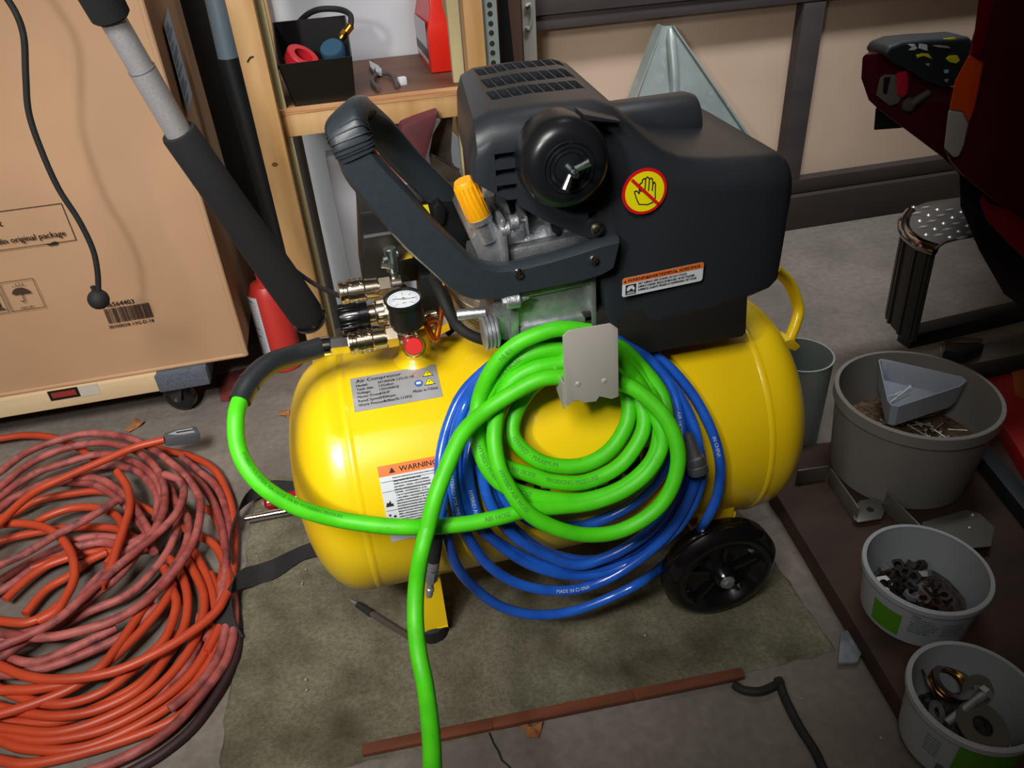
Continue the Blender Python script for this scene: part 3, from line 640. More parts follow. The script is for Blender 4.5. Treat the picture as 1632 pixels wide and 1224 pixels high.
# ------------------------------------------------------------------ hose hanger
Yg = .712
HG = thing('hose_hanger', (.245, .78, .43), 'pale grey metal plate hook holding the green and blue hose coils', 'hook')
pts = [(897, 536), (907, 527), (973, 516), (985, 524), (986, 632), (975, 636), (962, 633), (955, 632), (950, 640), (938, 641), (930, 642), (924, 638), (913, 640), (904, 648), (900, 640)]
px_prism(MB(), pts, Yg, .0022).build('front_plate', mat('hanger_paint', 'aeaaa2', rough=.45), HG, bevel=.0005)
zb_ = P(940, 640, y=Yg).z; xL, xR = P(900, 640, y=Yg).x, P(985, 632, y=Yg).x
MB().bb((xL, Yg+.002, zb_+.003), (xR, .80, zb_+.0055)).bb((xL, .80, zb_-.02), (xR, .8022, zb_+.06)).build('support_arm', MATS['hanger_paint'], HG)
MB().prism([V((xL-.001, Yg+.003, zb_-.006)), V((xL-.001, .77, zb_+.012)), V((xL-.001, .77, zb_+.03)), V((xL-.001, Yg+.003, zb_+.03))], (.002, 0, 0)).build('side_gusset', MATS['hanger_paint'], HG)
for p in ((921, 612), (963, 607)):
    MB().lathe([(0, .0012), (.0025, .001), (.0035, 0)], P(*p, y=Yg), (0, -1, 0), 14, cap=False).build('dimple', MATS['hanger_paint'], HG)
# ------------------------------------------------------------------ blue hose
BR = .0072
def coil(strands, r, n=12, sub=8):
    m = MB(); paths = []
    for pts, off in strands:
        q = []
        for p in pts:
            o_ = off if len(p) == 2 else p[2]
            q.append(TP(p[0], p[1], o_))
        s_ = smooth(q, sub); paths.append(s_); m.tube(s_, r, n)
    return m, paths
BS = [
 ([(940, 545, .02), (872, 545), (815, 560), (788, 578), (741, 622), (716, 672), (702, 729), (702, 786), (712, 851), (729, 904), (765, 945), (806, 970), (855, 980), (912, 974), (970, 953), (1019, 929), (1055, 903, -.03), (1088, 872, -.045), (1118, 840, -.04)], .012),
 ([(950, 532), (986, 541), (1047, 569), (1096, 618), (1130, 676), (1147, 733), (1144, 786), (1126, 828, .008), (1110, 850, -.04)], .012),
 ([(940, 548), (850, 558), (800, 580), (768, 606), (742, 645), (724, 700), (720, 761), (733, 827), (753, 868), (782, 904), (823, 929), (876, 941), (929, 937), (986, 913), (1047, 868), (1085, 819), (1108, 765), (1112, 705), (1088, 640), (1040, 580), (986, 543), (950, 530)], .026),
 ([(940, 560), (860, 570), (805, 608), (765, 668), (747, 729), (751, 786), (769, 839), (806, 876), (855, 904), (912, 917), (970, 911), (1027, 884), (1078, 843), (1108, 794), (1118, 739), (1096, 665), (1047, 600), (986, 556)], .022),
 ([(800, 620), (775, 690), (776, 745), (790, 802), (823, 847), (872, 880), (929, 893), (986, 885), (1035, 857), (1072, 810), (1095, 750), (1095, 690), (1070, 630), (1010, 565), (960, 540)], .014),
 ([(800, 640), (770, 700), (775, 745), (795, 785), (823, 815), (863, 836), (929, 838), (994, 812), (1036, 778), (1059, 745), (1070, 700), (1062, 650), (1030, 600), (986, 565)], .010),
 ([(960, 535), (986, 545), (1035, 574), (1074, 627), (1086, 696), (1082, 761), (1058, 819), (1019, 859), (966, 888), (917, 900), (860, 880), (815, 850), (780, 800), (765, 740)], .028),
 ([(800, 590), (765, 630), (735, 690), (728, 745), (740, 800), (765, 842), (800, 868), (850, 895), (912, 908), (975, 902), (1036, 878), (1084, 832), (1108, 775)], .018),
 ([(735, 680), (718, 740), (706, 790), (699, 830), (694, 850)], .016),
]
BH = thing('blue_air_hose', (.2, .72, .1), 'glossy blue air hose coiled behind the green hose on the compressor', 'hose')
mbh, bpaths = coil(BS, BR, 12, 7); mbh.build('hose_coil', bluem, BH, ang=60)
def hose_text(txt, path, i0, size, ang0, r, m, par, side=V((0, -1, 0)), rev=False):
    pth = path[i0:] if not rev else path[:i0][::-1]
    cum = [0]
    for k in range(len(pth)-1): cum.append(cum[-1]+(pth[k+1]-pth[k]).length)
    def fn(u, v):
        u = max(0, min(u, cum[-1]-1e-4)); k = 0
        while cum[k+1] < u: k += 1
        f = (u-cum[k])/(cum[k+1]-cum[k]); p = pth[k].lerp(pth[k+1], f)
        tg = (pth[min(k+2, len(pth)-1)]-pth[max(k-1, 0)]).normalized()
        n1 = (CAM-p); n1 = (n1-tg*n1.dot(tg)).normalized(); b = n1.cross(tg)*(-1)
        a = -(v-size*.35)/r+ang0
        return p+(n1*math.cos(a)+b*math.sin(a))*(r+.0003)
    t = MB(); put(t, txt, fn, 0, 0, size, bold=.00025); t.build('hose_print', m, par, fix=False)
hw = mat('hose_white_print', 'a9b4cf', rough=.6); hg = mat('hose_dark_print', '33951a', rough=.6)
for (pi, i0, tx, an) in ((0, 50, 'MADE IN CHINA', .1), (2, 40, '1/4 HYBRID POLYMER', .0), (0, 118, 'MADE IN CHINA', 0), (1, 30, 'IN CHINA', 0), (2, 78, 'MADE IN CHINA', .1), (3, 34, 'HYBRID AIR HOSE', 0), (6, 24, 'AIR HOSE MADE IN CHINA', 0)):
    hose_text(tx, bpaths[pi], i0, .0068, an, BR, hw, BH, rev=False)
# couplings on the blue hose
q0 = TP(1113, 752, .045); q1 = TP(1096, 690, .045); d = (q1-q0).normalized(); L = (q1-q0).length
MB().lathe([(0, -.002), (.0125, -.002), (.0135, 0), (.0135, .009), (.0125, .010), (.0135, .012), (.0125, L*.38), (.010, L*.42), (.0075, L*.7), (.005, L), (0, L)], q0, d, 28, cap=False).build('end_coupler', mat('dull_steel', '6d6f74', rough=.4, metal=.7), BH)
a_ = P(696, 838, y=.705); b_ = P(690, 893, y=.700); MB().cyl(a_, b_, .0098, .0092, 20, bev=.001).build('black_sleeve', rubber, BH)
c_ = P(684, 950, y=.695); ax = (c_-b_).normalized(); L = (c_-b_).length
MB().lathe([(0, 0), (.0088, 0), (.0088, L*.2), (.0078, L*.22), (.006, L*.55), (.0045, L*.56), (.0045, L*.75), (.0055, L*.77), (.0055, L*.84), (.0035, L*.86), (.0048, L*.93), (.004, L), (0, L)], b_, ax, 22, cap=False).cyl(b_+ax*L*.28, b_+ax*L*.55, .0088, .0085, 6).build('male_plug', steel, BH)
# ------------------------------------------------------------------ green hose
GRR = .0097
GS = [
 # whip from the lower coupler, round the tank end and into the coil
 ([(700, 839, 0.064), (749, 834, 0.064), (798, 824, 0.062), (845, 812, 0.056), (890, 808, 0.050), (940, 802, 0.048), (990, 784, 0.048), (1031, 753, 0.048), (1054, 712, 0.048), (1050, 672, 0.048), (1020, 615, 0.048), (986, 575, 0.048), (940, 562, 0.048), (896, 578, 0.048), (855, 586, 0.048), (818, 606, 0.048), (798, 639, 0.054), (788, 688, 0.060), (793, 737, 0.062), (808, 772, 0.064), (836, 812, 0.068), (876, 838, 0.070), (929, 852, 0.070), (986, 847, 0.070), (1039, 818, 0.070), (1070, 778, 0.070), (1081, 725, 0.070), (1064, 672, 0.070), (1027, 631, 0.070), (986, 608, 0.070), (940, 596, 0.070), (900, 600, 0.070), (863, 604, 0.070), (823, 623, 0.070), (774, 655, 0.074), (737, 692, 0.080), (712, 745, 0.086), (695, 790, 0.092), (682, 840, 0.094)], 0.058),
 ([(940, 528), (900, 524), (872, 528), (823, 549), (786, 586), (763, 639), (761, 696), (772, 737), (795, 768), (830, 785), (876, 795), (929, 797), (986, 780), (1028, 748), (1048, 712), (1050, 660), (1025, 605), (986, 560), (950, 535)], 0.044),
 ([(940, 552), (900, 557), (855, 561), (814, 582), (782, 618), (769, 663), (775, 705), (797, 740), (843, 756), (884, 768), (933, 768), (986, 743), (1019, 700), (1026, 663), (1008, 620), (986, 590), (950, 565)], 0.036),
 ([(940, 575), (890, 590), (845, 620), (820, 663), (818, 696), (843, 725), (880, 741), (929, 741), (970, 719), (997, 680), (1002, 645), (992, 612), (970, 590)], 0.034),
 ([(940, 545), (986, 553), (1019, 582), (1051, 623), (1062, 663), (1060, 705)], 0.040),
]
GH = thing('green_air_hose', (.1, .7, .05), 'thick bright green air hose coiled on the hanger and trailing forward', 'hose')
mbg, gpaths = coil(GS, GRR, 14, 7)
# whip
wp = [P(512, 553, y=.86), P(470, 566, y=.845), P(430, 580, y=.82), P(402, 604, y=.80), P(384, 635, y=.78), P(376, 670, y=.755), P(380, 715, y=.735), P(398, 752, y=.715), P(430, 784, y=.70), P(480, 811, y=.69), P(540, 828, y=.683), P(610, 838, y=.668), P(660, 840, y=.663), TP(700, 839, .064)]
ws = smooth(wp, 8); mbg.tube(ws[32:], GRR, 14)
tp_ = [TP(695, 790, .092), TP(682, 840, .094), P(672, 880, y=.632), P(664, 930, y=.62), P(662, 985, y=.595), P(667, 1040, y=.56), P(678, 1095, y=.525), P(686, 1160, y=.475), P(689, 1224, y=.43), P(686, 1290, y=.38), P(680, 1380, y=.32)]
tps = smooth(tp_, 8); mbg.tube(tps, GRR, 14)
mbg.build('hose_coil', greenm, GH, ang=60)
MB().tube(ws[:34], .0128, 16).build('bend_restrictor', mat('grey_black_rubber', '23262a', rough=.4), GH)
cu = MB(); cu.tube([ws[25], ws[26]], .0138, 16); cu.build('restrictor_collar', MATS['grey_black_rubber'], GH)
ft = ws[0]; ax = (P(556, 548, y=.86)-ft).normalized()
MB().cyl(ft, ft+ax*.012, .0125, .0125, 24, bev=.001).cyl(ft+ax*.012, ft+ax*.034, .0115, .0115, 6).cyl(ft+ax*.033, ft+ax*.047, .007, .007, 16).build('hose_nut', chrome, GH)
for (pi, i0, tx) in ((3, 28, 'HYBRID - MAXIMUM'), (2, 38, 'HYBRID POLYMER AIR HOSE'), (1, 44, 'HYBRID POLYMER AIR HOSE'), (0, 10, 'AIR HOSE'), (1, 22, '3/8 IN'), (2, 18, 'WORKING'), (0, 128, 'HYBRID AIR HOSE'), (2, 60, 'WORKING PRESSURE')):
    hose_text(tx, gpaths[pi], i0, .0075, -.1, GRR, hg, GH)
hose_text('HYBRID POLYMER AIR HOSE 3/8 IN WORKING PRESSURE', ws, 50, .0056, -.45, GRR, hg, GH)
# ------------------------------------------------------------------ orange / dusty hoses on the floor
OR = .0075
def strand(mb, pts, z, r=OR, arch=.0):
    q = []; n_ = len(pts)
    for i, p in enumerate(pts):
        zz = p[2] if len(p) > 2 else z
        q.append(P(p[0], p[1], z=zz))
    mb.tube(smooth(q, 6), r, 10)
Oz = lambda k: .0078+.0150*k
om, dm, mm = MB(), MB(), MB()
def S(m, pts, k): strand(m, pts, Oz(k))
S(om, [(-60, 900), (0, 833), (51, 787), (101, 762), (165, 734), (215, 713), (262, 701)], 4.3)
S(om, [(-90, 730), (-30, 705), (0, 699), (38, 694), (76, 696), (110, 706), (150, 730)], 1)
S(dm, [(-70, 800), (0, 752), (38, 724), (84, 704), (142, 691), (197, 696), (240, 714), (278, 742), (301, 765), (319, 797), (316, 838), (304, 872), (278, 911), (238, 953), (185, 987), (106, 1011), (53, 1016), (0, 1008), (-60, 990)], 3)
S(dm, [(-70, 850), (0, 777), (51, 737), (106, 714), (165, 706), (218, 719), (253, 752), (263, 790), (256, 828), (230, 866), (190, 916), (132, 961), (79, 995), (16, 1038), (-50, 1080)], 2.6)
S(dm, [(-60, 840), (0, 792), (51, 757), (101, 739), (157, 724), (203, 732), (238, 752), (258, 785), (258, 820), (240, 850), (200, 880), (148, 930), (100, 987), (40, 1010), (-40, 1030)], 2)
S(dm, [(-60, 890), (0, 810), (60, 775), (110, 758), (170, 742), (220, 752), (250, 790), (248, 830)], 1.4)
S(om, [(187, 752), (203, 777), (207, 808), (197, 843), (187, 873), (177, 905), (160, 935)], 3.4)
S(dm, [(262, 756), (285, 765), (293, 785), (281, 818), (253, 848), (215, 880), (177, 912), (130, 955), (80, 995), (0, 1030), (-60, 1050)], 3.6)
S(dm, [(187, 797), (142, 825), (89, 853), (38, 883), (0, 900), (-60, 930)], 3.8)
S(om, [(-50, 850), (8, 835), (63, 838), (96, 856), (114, 883), (119, 910), (116, 930), (104, 953), (90, 973), (60, 990)], 3)
S(om, [(50, 840), (71, 825), (114, 810), (158, 810), (187, 823), (197, 848), (187, 877), (170, 900)], 2)
S(om, [(-60, 890), (0, 863), (51, 850), (114, 841), (180, 842), (210, 855), (240, 870)], 1)
S(om, [(-60, 850), (20, 818), (63, 797), (114, 787), (165, 783), (210, 800), (250, 820)], 1)
S(dm, [(90, 770), (140, 770), (165, 780), (195, 800), (215, 825), (235, 850), (245, 880)], 2)
S(dm, [(120, 762), (160, 764), (200, 790), (222, 820), (240, 850)], 2.6)
S(dm, [(115, 862), (150, 855), (190, 858), (225, 862)], 1.2); S(dm, [(120, 872), (160, 864), (200, 868), (240, 850)], 1.9)
S(om, [(120, 885), (160, 878), (200, 880), (240, 872)], .6); S(om, [(50, 905), (90, 892), (125, 880)], .5)
S(om, [(240, 712), (268, 719), (304, 727), (342, 749), (364, 790), (373, 835), (373, 885), (368, 935), (360, 985), (343, 1040), (308, 1095)], .3)
S(dm, [(290, 728), (314, 749), (345, 775), (361, 815), (367, 865), (362, 915), (352, 965), (330, 1020)], .5)
S(dm, [(295, 752), (324, 775), (344, 810), (356, 850), (360, 900), (354, 950), (338, 1000)], .9)
S(om, [(290, 840), (316, 853), (343, 870), (360, 904), (364, 940), (354, 990), (330, 1040)], .8)
S(om, [(318, 808), (340, 818), (354, 850), (358, 890), (350, 940)], 0.2)
S(dm, [(282, 800), (300, 830), (296, 870), (270, 915), (238, 950)], 1.8)
S(dm, [(270, 770), (284, 820), (272, 870), (240, 915), (200, 950), (140, 975), (90, 1000), (30, 1020), (-40, 1040)], 1.2)
S(om, [(-60, 1030), (0, 1061), (53, 1080), (114, 1082), (185, 1069), (251, 1040), (304, 1008), (345, 974), (362, 945)], 2.6)
S(om, [(-60, 1150), (0, 1138), (53, 1122), (106, 1101), (140, 1080), (190, 1040), (230, 1000), (262, 960), (275, 930)], 1.6)
S(om, [(262, 905), (275, 940), (281, 966), (265, 1014), (233, 1048), (172, 1098), (114, 1120), (66, 1120), (21, 1107), (-40, 1080)], 1.3)
S(om, [(270, 890), (288, 913), (299, 953), (293, 1000), (265, 1048), (225, 1096), (159, 1130), (100, 1141), (48, 1137), (-30, 1120)], .8)
S(om, [(290, 880), (306, 905), (325, 950), (317, 1006), (286, 1059), (238, 1106), (172, 1143), (93, 1167), (16, 1162), (-50, 1150)], .9)
S(om, [(310, 880), (333, 926), (344, 979), (333, 1027), (299, 1080), (238, 1127), (159, 1165), (66, 1180), (0, 1167), (-60, 1150)], .5)
S(om, [(335, 915), (352, 960), (354, 1011), (331, 1064), (278, 1120), (198, 1167), (119, 1194), (40, 1193), (0, 1180), (-60, 1160)], .2)
S(dm, [(362, 900), (372, 950), (374, 990), (368, 1032), (350, 1070), (291, 1143), (238, 1186), (172, 1219), (110, 1240)], .6)
S(om, [(330, 1085), (300, 1130), (250, 1160), (159, 1192), (53, 1217), (0, 1212), (-50, 1205)], .1)
S(mm, [(374, 960), (380, 1015), (368, 1068), (317, 1148), (265, 1196), (205, 1232), (150, 1260)], 0)
S(dm, [(185, 1000), (119, 1032), (53, 1056), (0, 1043), (-50, 1025)], 1.9); S(dm, [(250, 965), (200, 1010), (140, 1040), (80, 1062), (20, 1075), (-50, 1070)], 1.4)
S(om, [(246, 945), (217, 987), (188, 1030), (159, 1064), (120, 1085), (60, 1098), (0, 1100)], 2)
S(om, [(-50, 985), (0, 990), (40, 993), (69, 982), (100, 960)], 1.8)
S(om, [(8, 956), (30, 935), (53, 916), (79, 900), (122, 885)], 1); S(om, [(40, 979), (74, 940), (114, 916), (140, 895), (170, 880)], .8)
S(dm, [(-50, 970), (20, 930), (60, 900), (110, 880), (160, 870)], .4); S(dm, [(0, 925), (60, 890), (120, 862)], .5)
S(om, [(280, 1010), (240, 1075), (170, 1120), (90, 1150), (0, 1150)], .1); S(dm, [(320, 980), (310, 1040), (270, 1090), (215, 1125)], .3)
S(dm, [(353, 930), (362, 980), (350, 1040), (318, 1090), (270, 1130)], .8)
OH = thing('orange_hose', (-.55, 1.1, 0), 'clean bright orange hose with a grey plug end in the heap by the box', 'hose')
om.build('hose_loops', orangem, OH, ang=60)
p0, p1 = P(262, 701, z=Oz(4.3)), P(316, 692, z=Oz(3.2)); ax = (p1-p0).normalized()
sd = V((0, 0, 1)); sd = (sd-ax*sd.dot(ax)).normalized(); b = ax.cross(sd); L = (p1-p0).length; pl = MB()
vs = []
for (t_, wd, ht) in ((0, .006, .008), (.02, .010, .009), (.12, .0125, .0095), (.5, .0145, .0105), (.95, .0155, .011), (1, .014, .01)):
    for (i, j) in ((-1, -1), (1, -1), (1, 1), (-1, 1)): vs.append(p0+ax*L*t_+b*wd*i+sd*ht*j)
pl.add(vs, [(k*4+i, k*4+(i+1)%4, k*4+4+(i+1)%4, k*4+4+i) for k in range(5) for i in range(4)]+[(3, 2, 1, 0), (20, 21, 22, 23)])
plo = pl.build('plug_end', mat('grey_plug_plastic', '4d5156', rough=.4), OH, bevel=.0015)
c_ = p0+ax*L*.5+sd*.0108; MB().prism([c_-ax*L*.38, c_-ax*L*.1-b*.008, c_+ax*L*.36-b*.009, c_+ax*L*.36+b*.009, c_-ax*L*.1+b*.008], sd*.0012).build('plug_face', mat('pale_plug_face', '9aa0a6', rough=.35), plo)
MB().box(c_+ax*L*.1+sd*.0015, (L*.5, .0035, .001), Matrix((ax, b, sd)).transposed()).build('plug_slot', ink, plo)
tag(dm.build('dusty_hose', dustym, ang=60), 'faded dusty pink-red hose coiled in the heap by the box', 'hose')
tag(mm.build('maroon_hose', maroonm, ang=60), 'dark maroon hose on the outer lower edge of the heap', 'hose')
# ------------------------------------------------------------------ cardboard box on its dolly
YB = 1.567; ZB0 = .12
c0 = P(393, 567, z=ZB0); XR = c0.x; XL = -1.25; YBK = 2.0; ZT_ = 1.15
def bsd(k): return noise.noise(V(k)*3.1)*.004
bx = bmesh.new()
mb = MB()
def face(o, U, W, nu, nv, n):
    mb.grid(lambda a, b: V(o)+V(U)*a+V(W)*b+V(n)*(.007*noise.noise(V((a*4+V(n).x*9, b*4, 1)))*min(1, 12*min(a, 1-a, b, 1-b))), nu, nv)
ht_ = ZT_-ZB0
face((XL, YB, ZB0), (XR-XL, 0, 0), (0, 0, ht_), 40, 40, (0, -1, 0)); face((XR, YB, ZB0), (0, YBK-YB, 0), (0, 0, ht_), 20, 40, (1, 0, 0))
face((XL, YBK, ZB0), (XR-XL, 0, 0), (0, 0, ht_), 4, 4, (0, 1, 0)); face((XL, YB, ZB0), (0, YBK-YB, 0), (0, 0, ht_), 4, 4, (-1, 0, 0))
face((XL, YB, ZB0), (XR-XL, 0, 0), (0, YBK-YB, 0), 4, 4, (0, 0, -1)); face((XL, YB, ZT_), (XR-XL, 0, 0), (0, YBK-YB, 0), 4, 4, (0, 0, 1))
BX = thing('cardboard_box', (-.77, 1.78, ZB0), 'large brown cardboard box printed with KEEP DRY umbrella and barcode', 'box')
mb.build('carton', cardboard, BX)
be = MB(); be.tube([V((XR-.001, YB+.002, ZB0+.002)), V((XR-.001, YB+.002, ZT_))], .006, 10); be.tube([V((XL, YB+.002, ZB0+.003)), V((XR-.001, YB+.002, ZB0+.003))], .005, 10); be.build('folded_edge', cardboard, BX)
bo_ = P(98.7, 322.8, y=YB); bl_ = P(0, 336.7, y=YB); Ub = (bo_-bl_).normalized()
BF = lambda o=.0045: (lambda u, v: V((u, YB-o, v)))
bf = BF()
t = MB()
r0, r1, r2 = P(98.7, 322.8, y=YB), P(121.5, 381, y=YB), P(-200, 360, y=YB)
xR_, zT_, zB_ = (r0.x+r1.x)/2, r0.z, r1.z
for (a, b) in (((xR_-.5, zT_), (xR_, zT_)), ((xR_, zT_), (xR_, zB_)), ((xR_-.5, zB_), (xR_, zB_))): stroke(t, bf, [a, b], .0007)
put(t, 'din original package', bf, P(105, 371, y=YB).x, P(105, 374, y=YB).z, .0165, 'RIGHT', sx=.94, bold=.0004)
put(t, 'Do not ship product', bf, P(4, 356, y=YB).x, P(4, 359, y=YB).z, .019, 'RIGHT', bold=.0006)
# umbrella pictogram
k0, k1 = P(35, 492, y=YB), P(72, 487, y=YB); k2 = P(17, 447, y=YB); ux0, ux1 = P(26, 470, y=YB).x-.019, P(64, 466, y=YB).x-.001
uw = ux1-ux0; uz0, uz1 = k0.z-.001, k2.z; 
stroke(t, bf, [(ux0, uz0), (ux1, uz0), (ux1, uz1), (ux0, uz1)], .0006, True)
ucx = (ux0+ux1)/2; uz = uz0+(uz1-uz0)*.55
poly(t, bf, [(ucx+.0165*math.cos(math.pi*i/14), uz+.013*math.sin(math.pi*i/14)) for i in range(15)])
stroke(t, bf, [(ucx, uz), (ucx, uz-.014), (ucx-.002, uz-.017), (ucx-.005, uz-.017), (ucx-.0065, uz-.014)], .0008)
for i in range(4): disc(t, bf, ucx-.009+i*.006, uz+.017, .0013, 8); 
for i in range(3): disc(t, bf, ucx-.003+i*.006, uz+.0205, .0013, 8)
put(t, 'KEEP DRY', bf, ucx, uz0+.0025, .0058, 'CENTER', bold=.0001)
# arrow-up pictogram, half in frame
ax1 = ux0-.006; ax0 = ax1-uw; stroke(t, bf, [(ax0, uz0), (ax1, uz0), (ax1, uz1), (ax0, uz1)], .0006, True)
for cxx in (ax1-.013, ax1-uw+.013): poly(t, bf, [(cxx-.0085, uz1-.022), (cxx+.0085, uz1-.022), (cxx, uz1-.006)]); quad(t, bf, cxx-.0035, uz0+.013, cxx+.0035, uz1-.021)
quad(t, bf, ax0+.005, uz0+.007, ax1-.004, uz0+.0105)
# barcode
b0_, b1_ = P(176, 514, y=YB), P(248, 504, y=YB); bt = P(172, 484, y=YB); bx0, bx1 = b0_.x-.002, b1_.x-.002; bz0, bz1 = b0_.z-.0, b0_.z+.034
random.seed(5); xx = bx0
while xx < bx1-.002:
    wd = random.choice((.0008, .0012, .002, .0028)); quad(t, bf, xx, bz0, min(xx+wd, bx1), bz1); xx += wd+random.choice((.0008, .0012, .0016))
put(t, 'V46564403', bf, bx0-.004, bz1+.003, .0145, bold=.0005); put(t, '30100028-13G-D-18', bf, bx0-.004, bz0-.0115, .0105, sx=1.02, bold=.0003)
t.build('box_lettering', boxink, BX, fix=False)
t = MB(); h0 = P(84, 387, y=YB); poly(t, BF(.0048), [(h0.x+dx, h0.z+dz) for dx, dz in ((-.014, .0025), (-.008, 0), (-.003, .001), (.0, .003), (.008, .004), (.012, .001), (.006, -.003), (.0, -.0025), (-.006, -.003))]); t.build('torn_hole', ink, BX, fix=False)
sx_ = lambda u, v: V((XR+.0075, YB+u, v))
s0, s1, s2, s3 = [P(*p, x=XR+.0075) for p in ((267, 12), (306, 150), (300, 184), (261, 40))]
sb = MB(); sb.add([s0, s1, s2, s3], [(0, 1, 2, 3)]).build('shipping_label', mat('pale_blue_label', 'b9c8d6', rough=.5), BX, fix=False)
t = MB()
for i in range(9):
    f0 = .06+i*.1; f1 = f0+(.055 if i % 3 else .085)
    L0, R0 = s3.lerp(s2, f0), s0.lerp(s1, f0); L1, R1 = s3.lerp(s2, f1), s0.lerp(s1, f1); n_ = V((.0006, 0, 0))
    t.add([L0.lerp(R0, .12)+n_, L0.lerp(R0, .8 if i % 2 else .55)+n_, L1.lerp(R1, .8 if i % 2 else .55)+n_, L1.lerp(R1, .12)+n_], [(0, 1, 2, 3)])
t.build('label_print', mat('grey_blue_print', '8293a3', rough=.6), BX, fix=False)
# furniture dolly
DX1 = P(315, 605, z=.10).x+.02
DY = P(100, 640, z=.09).y
DL = thing('furniture_dolly', (-.7, 1.75, 0), 'wooden furniture dolly with carpeted end under the cardboard box', 'dolly')
MB().bb((-1.3, DY, .075), (DX1-.105, DY+.09, .118)).build('cross_board', mat('cream_pine', 'd2bb96', 'c4aa82', 5, .6, stretch=(.5,3,3)), DL, bevel=.002)
MB().bb((-1.3, 1.90, .075), (DX1-.105, 1.98, .118)).build('cross_board', MATS['cream_pine'], DL, bevel=.002)
MB().bb((DX1-.11, DY-.006, .073), (DX1, 1.985, .118)).build('carpeted_end', mat('grey_carpet_pad', '5a606b', '4c515b', 200, 1, bump=1, bs=500), DL, bevel=.006)
l0, l1 = P(78, 632, y=DY-.001), P(126, 624, y=DY-.001)
MB().bb((l0.x, DY-.0012, l0.z-.012), (l1.x, DY-.0002, l0.z+.012)).build('black_sticker', blackm, DL)
MB().bb((l0.x+.006, DY-.0018, l0.z-.006), (l1.x-.006, DY-.0010, l0.z+.007)).build('red_print', mat('dull_red_print', '8a2a22', rough=.6), DL)
MB().bb((l1.x, DY-.0012, l0.z-.014), (l1.x+.04, DY-.0002, l0.z+.012)).build('white_sticker', mat('grey_paper', 'b9b2a4', rough=.6), DL)
wc = P(281, 655, y=1.53)
for (cx_, cy_) in ((wc.x+.004, 1.585), (wc.x, 1.93), (-1.15, 1.6)):
    wv = MB().lathe([(0, -.010), (.010, -.010), (.012, -.013), (.030, -.013), (.036, -.009), (.0375, 0), (.036, .009), (.030, .013), (.012, .013), (0, .010)], (cx_, cy_, .0378), V((-.35, -1, 0)), 36, cap=False).build('caster_wheel', black_g, DL)
    fk = MB()
    for s_ in (-1, 1):
        o_ = V((-.35, -1, 0)).normalized()*.017*s_; a_ = V((cx_, cy_, .0378))+o_
        fk.prism([a_+V((-.008, .003, -.008)), a_+V((.008, -.003, -.008)), a_+V((.022, -.008, .036)), a_+V((-.018, .006, .036))], V((-.35, -1, 0)).normalized()*.0025*s_)
    fk.bb((cx_-.025, cy_-.025, .066), (cx_+.025, cy_+.025, .0745)); fk.build('caster_fork', mat('worn_black_steel', '3a3a3c', rough=.5, metal=.5), DL)
    MB().cyl(V((cx_, cy_, .0378))-V((-.35, -1, 0)).normalized()*.021, V((cx_, cy_, .0378))+V((-.35, -1, 0)).normalized()*.022, .0045, .0045, 6).build('axle_bolt', zinc, DL)
# hanging cord with ball
cpts = [(-30, -60), (0, -18), (25, 20), (38, 60), (41, 120), (46, 180), (66, 240), (93, 300), (125, 350), (147, 395), (155, 430), (157, 462)]
CD = thing('hanging_cord', P(157, 492, y=1.36), 'black hanging cord ending in a ball in front of the box', 'cord')
MB().tube(smooth([P(*p, y=1.36) for p in cpts], 6), .0048, 10).build('cord_line', rubber, CD)
cb_ = P(157, 477, y=1.36); MB().lathe([(0, -.018)]+[(.018*math.sin(math.pi*i/14), -.018*math.cos(math.pi*i/14)) for i in range(1, 14)]+[(.004, .0215), (.004, .026), (0, .026)], cb_, (-.05, 0, 1), 24, cap=False).build('end_ball', rubber, CD)
# tool pole: foam grip tube
PT = thing('foam_grip_pole', P(495, 520, y=1.28), 'silver pole with black foam grips leaning across the box', 'pole')
a_, b_, c_, d_ = P(130, -60, y=1.13), P(178, 28, y=1.15), P(284, 210, y=1.19), P(493, 508, y=1.27)
MB().cyl(a_, b_, .0265, .0245, 24, bev=.003).build('upper_foam_grip', foam, PT)
m_ = b_.lerp(c_, .42)
MB().cyl(b_-(c_-b_)*.1, m_, .0168, .0168, 28).build('inner_tube', mat('silver_paint', 'bcbcc0', 'b0b0b5', 300, .42, metal=.5, bump=.2, bs=300), PT)
MB().cyl(m_, c_+(c_-b_)*.1, .0182, .0182, 28).build('outer_tube', MATS['silver_paint'], PT)
MB().cyl(m_-(c_-b_)*.004, m_+(c_-b_)*.004, .0184, .0184, 28).build('tube_rim', mat('rim_grey', '5a5b5f', rough=.5), PT)
dd = (d_-c_).normalized(); L = (d_-c_).length
MB().lathe([(.018, 0), (.0245, .0), (.026, .004), (.0275, L*.3), (.031, L*.75), (.031, L*.96), (.028, L*.99), (0, L*.99)], c_, dd, 32, cap=False).build('lower_foam_grip', foam, PT)
MB().lathe([(.0, L*.98), (.026, L*.98), (.031, L), (.029, L+.008), (.024, L+.014), (0, L+.015)], c_, dd, 32, cap=False).build('end_ring', black_g, PT)
# thin black cable crossing in front of the shelf post
tag(MB().tube(smooth([P(440, 400, y=1.35), P(462, 424, y=1.35), P(500, 452, y=1.30), P(535, 469, y=1.15), P(560, 475, y=1.05), P(600, 500, y=1.0)], 8), .0042, 8).build('thin_cable', rubber), 'thin black cable running from pole to compressor fittings', 'cable')
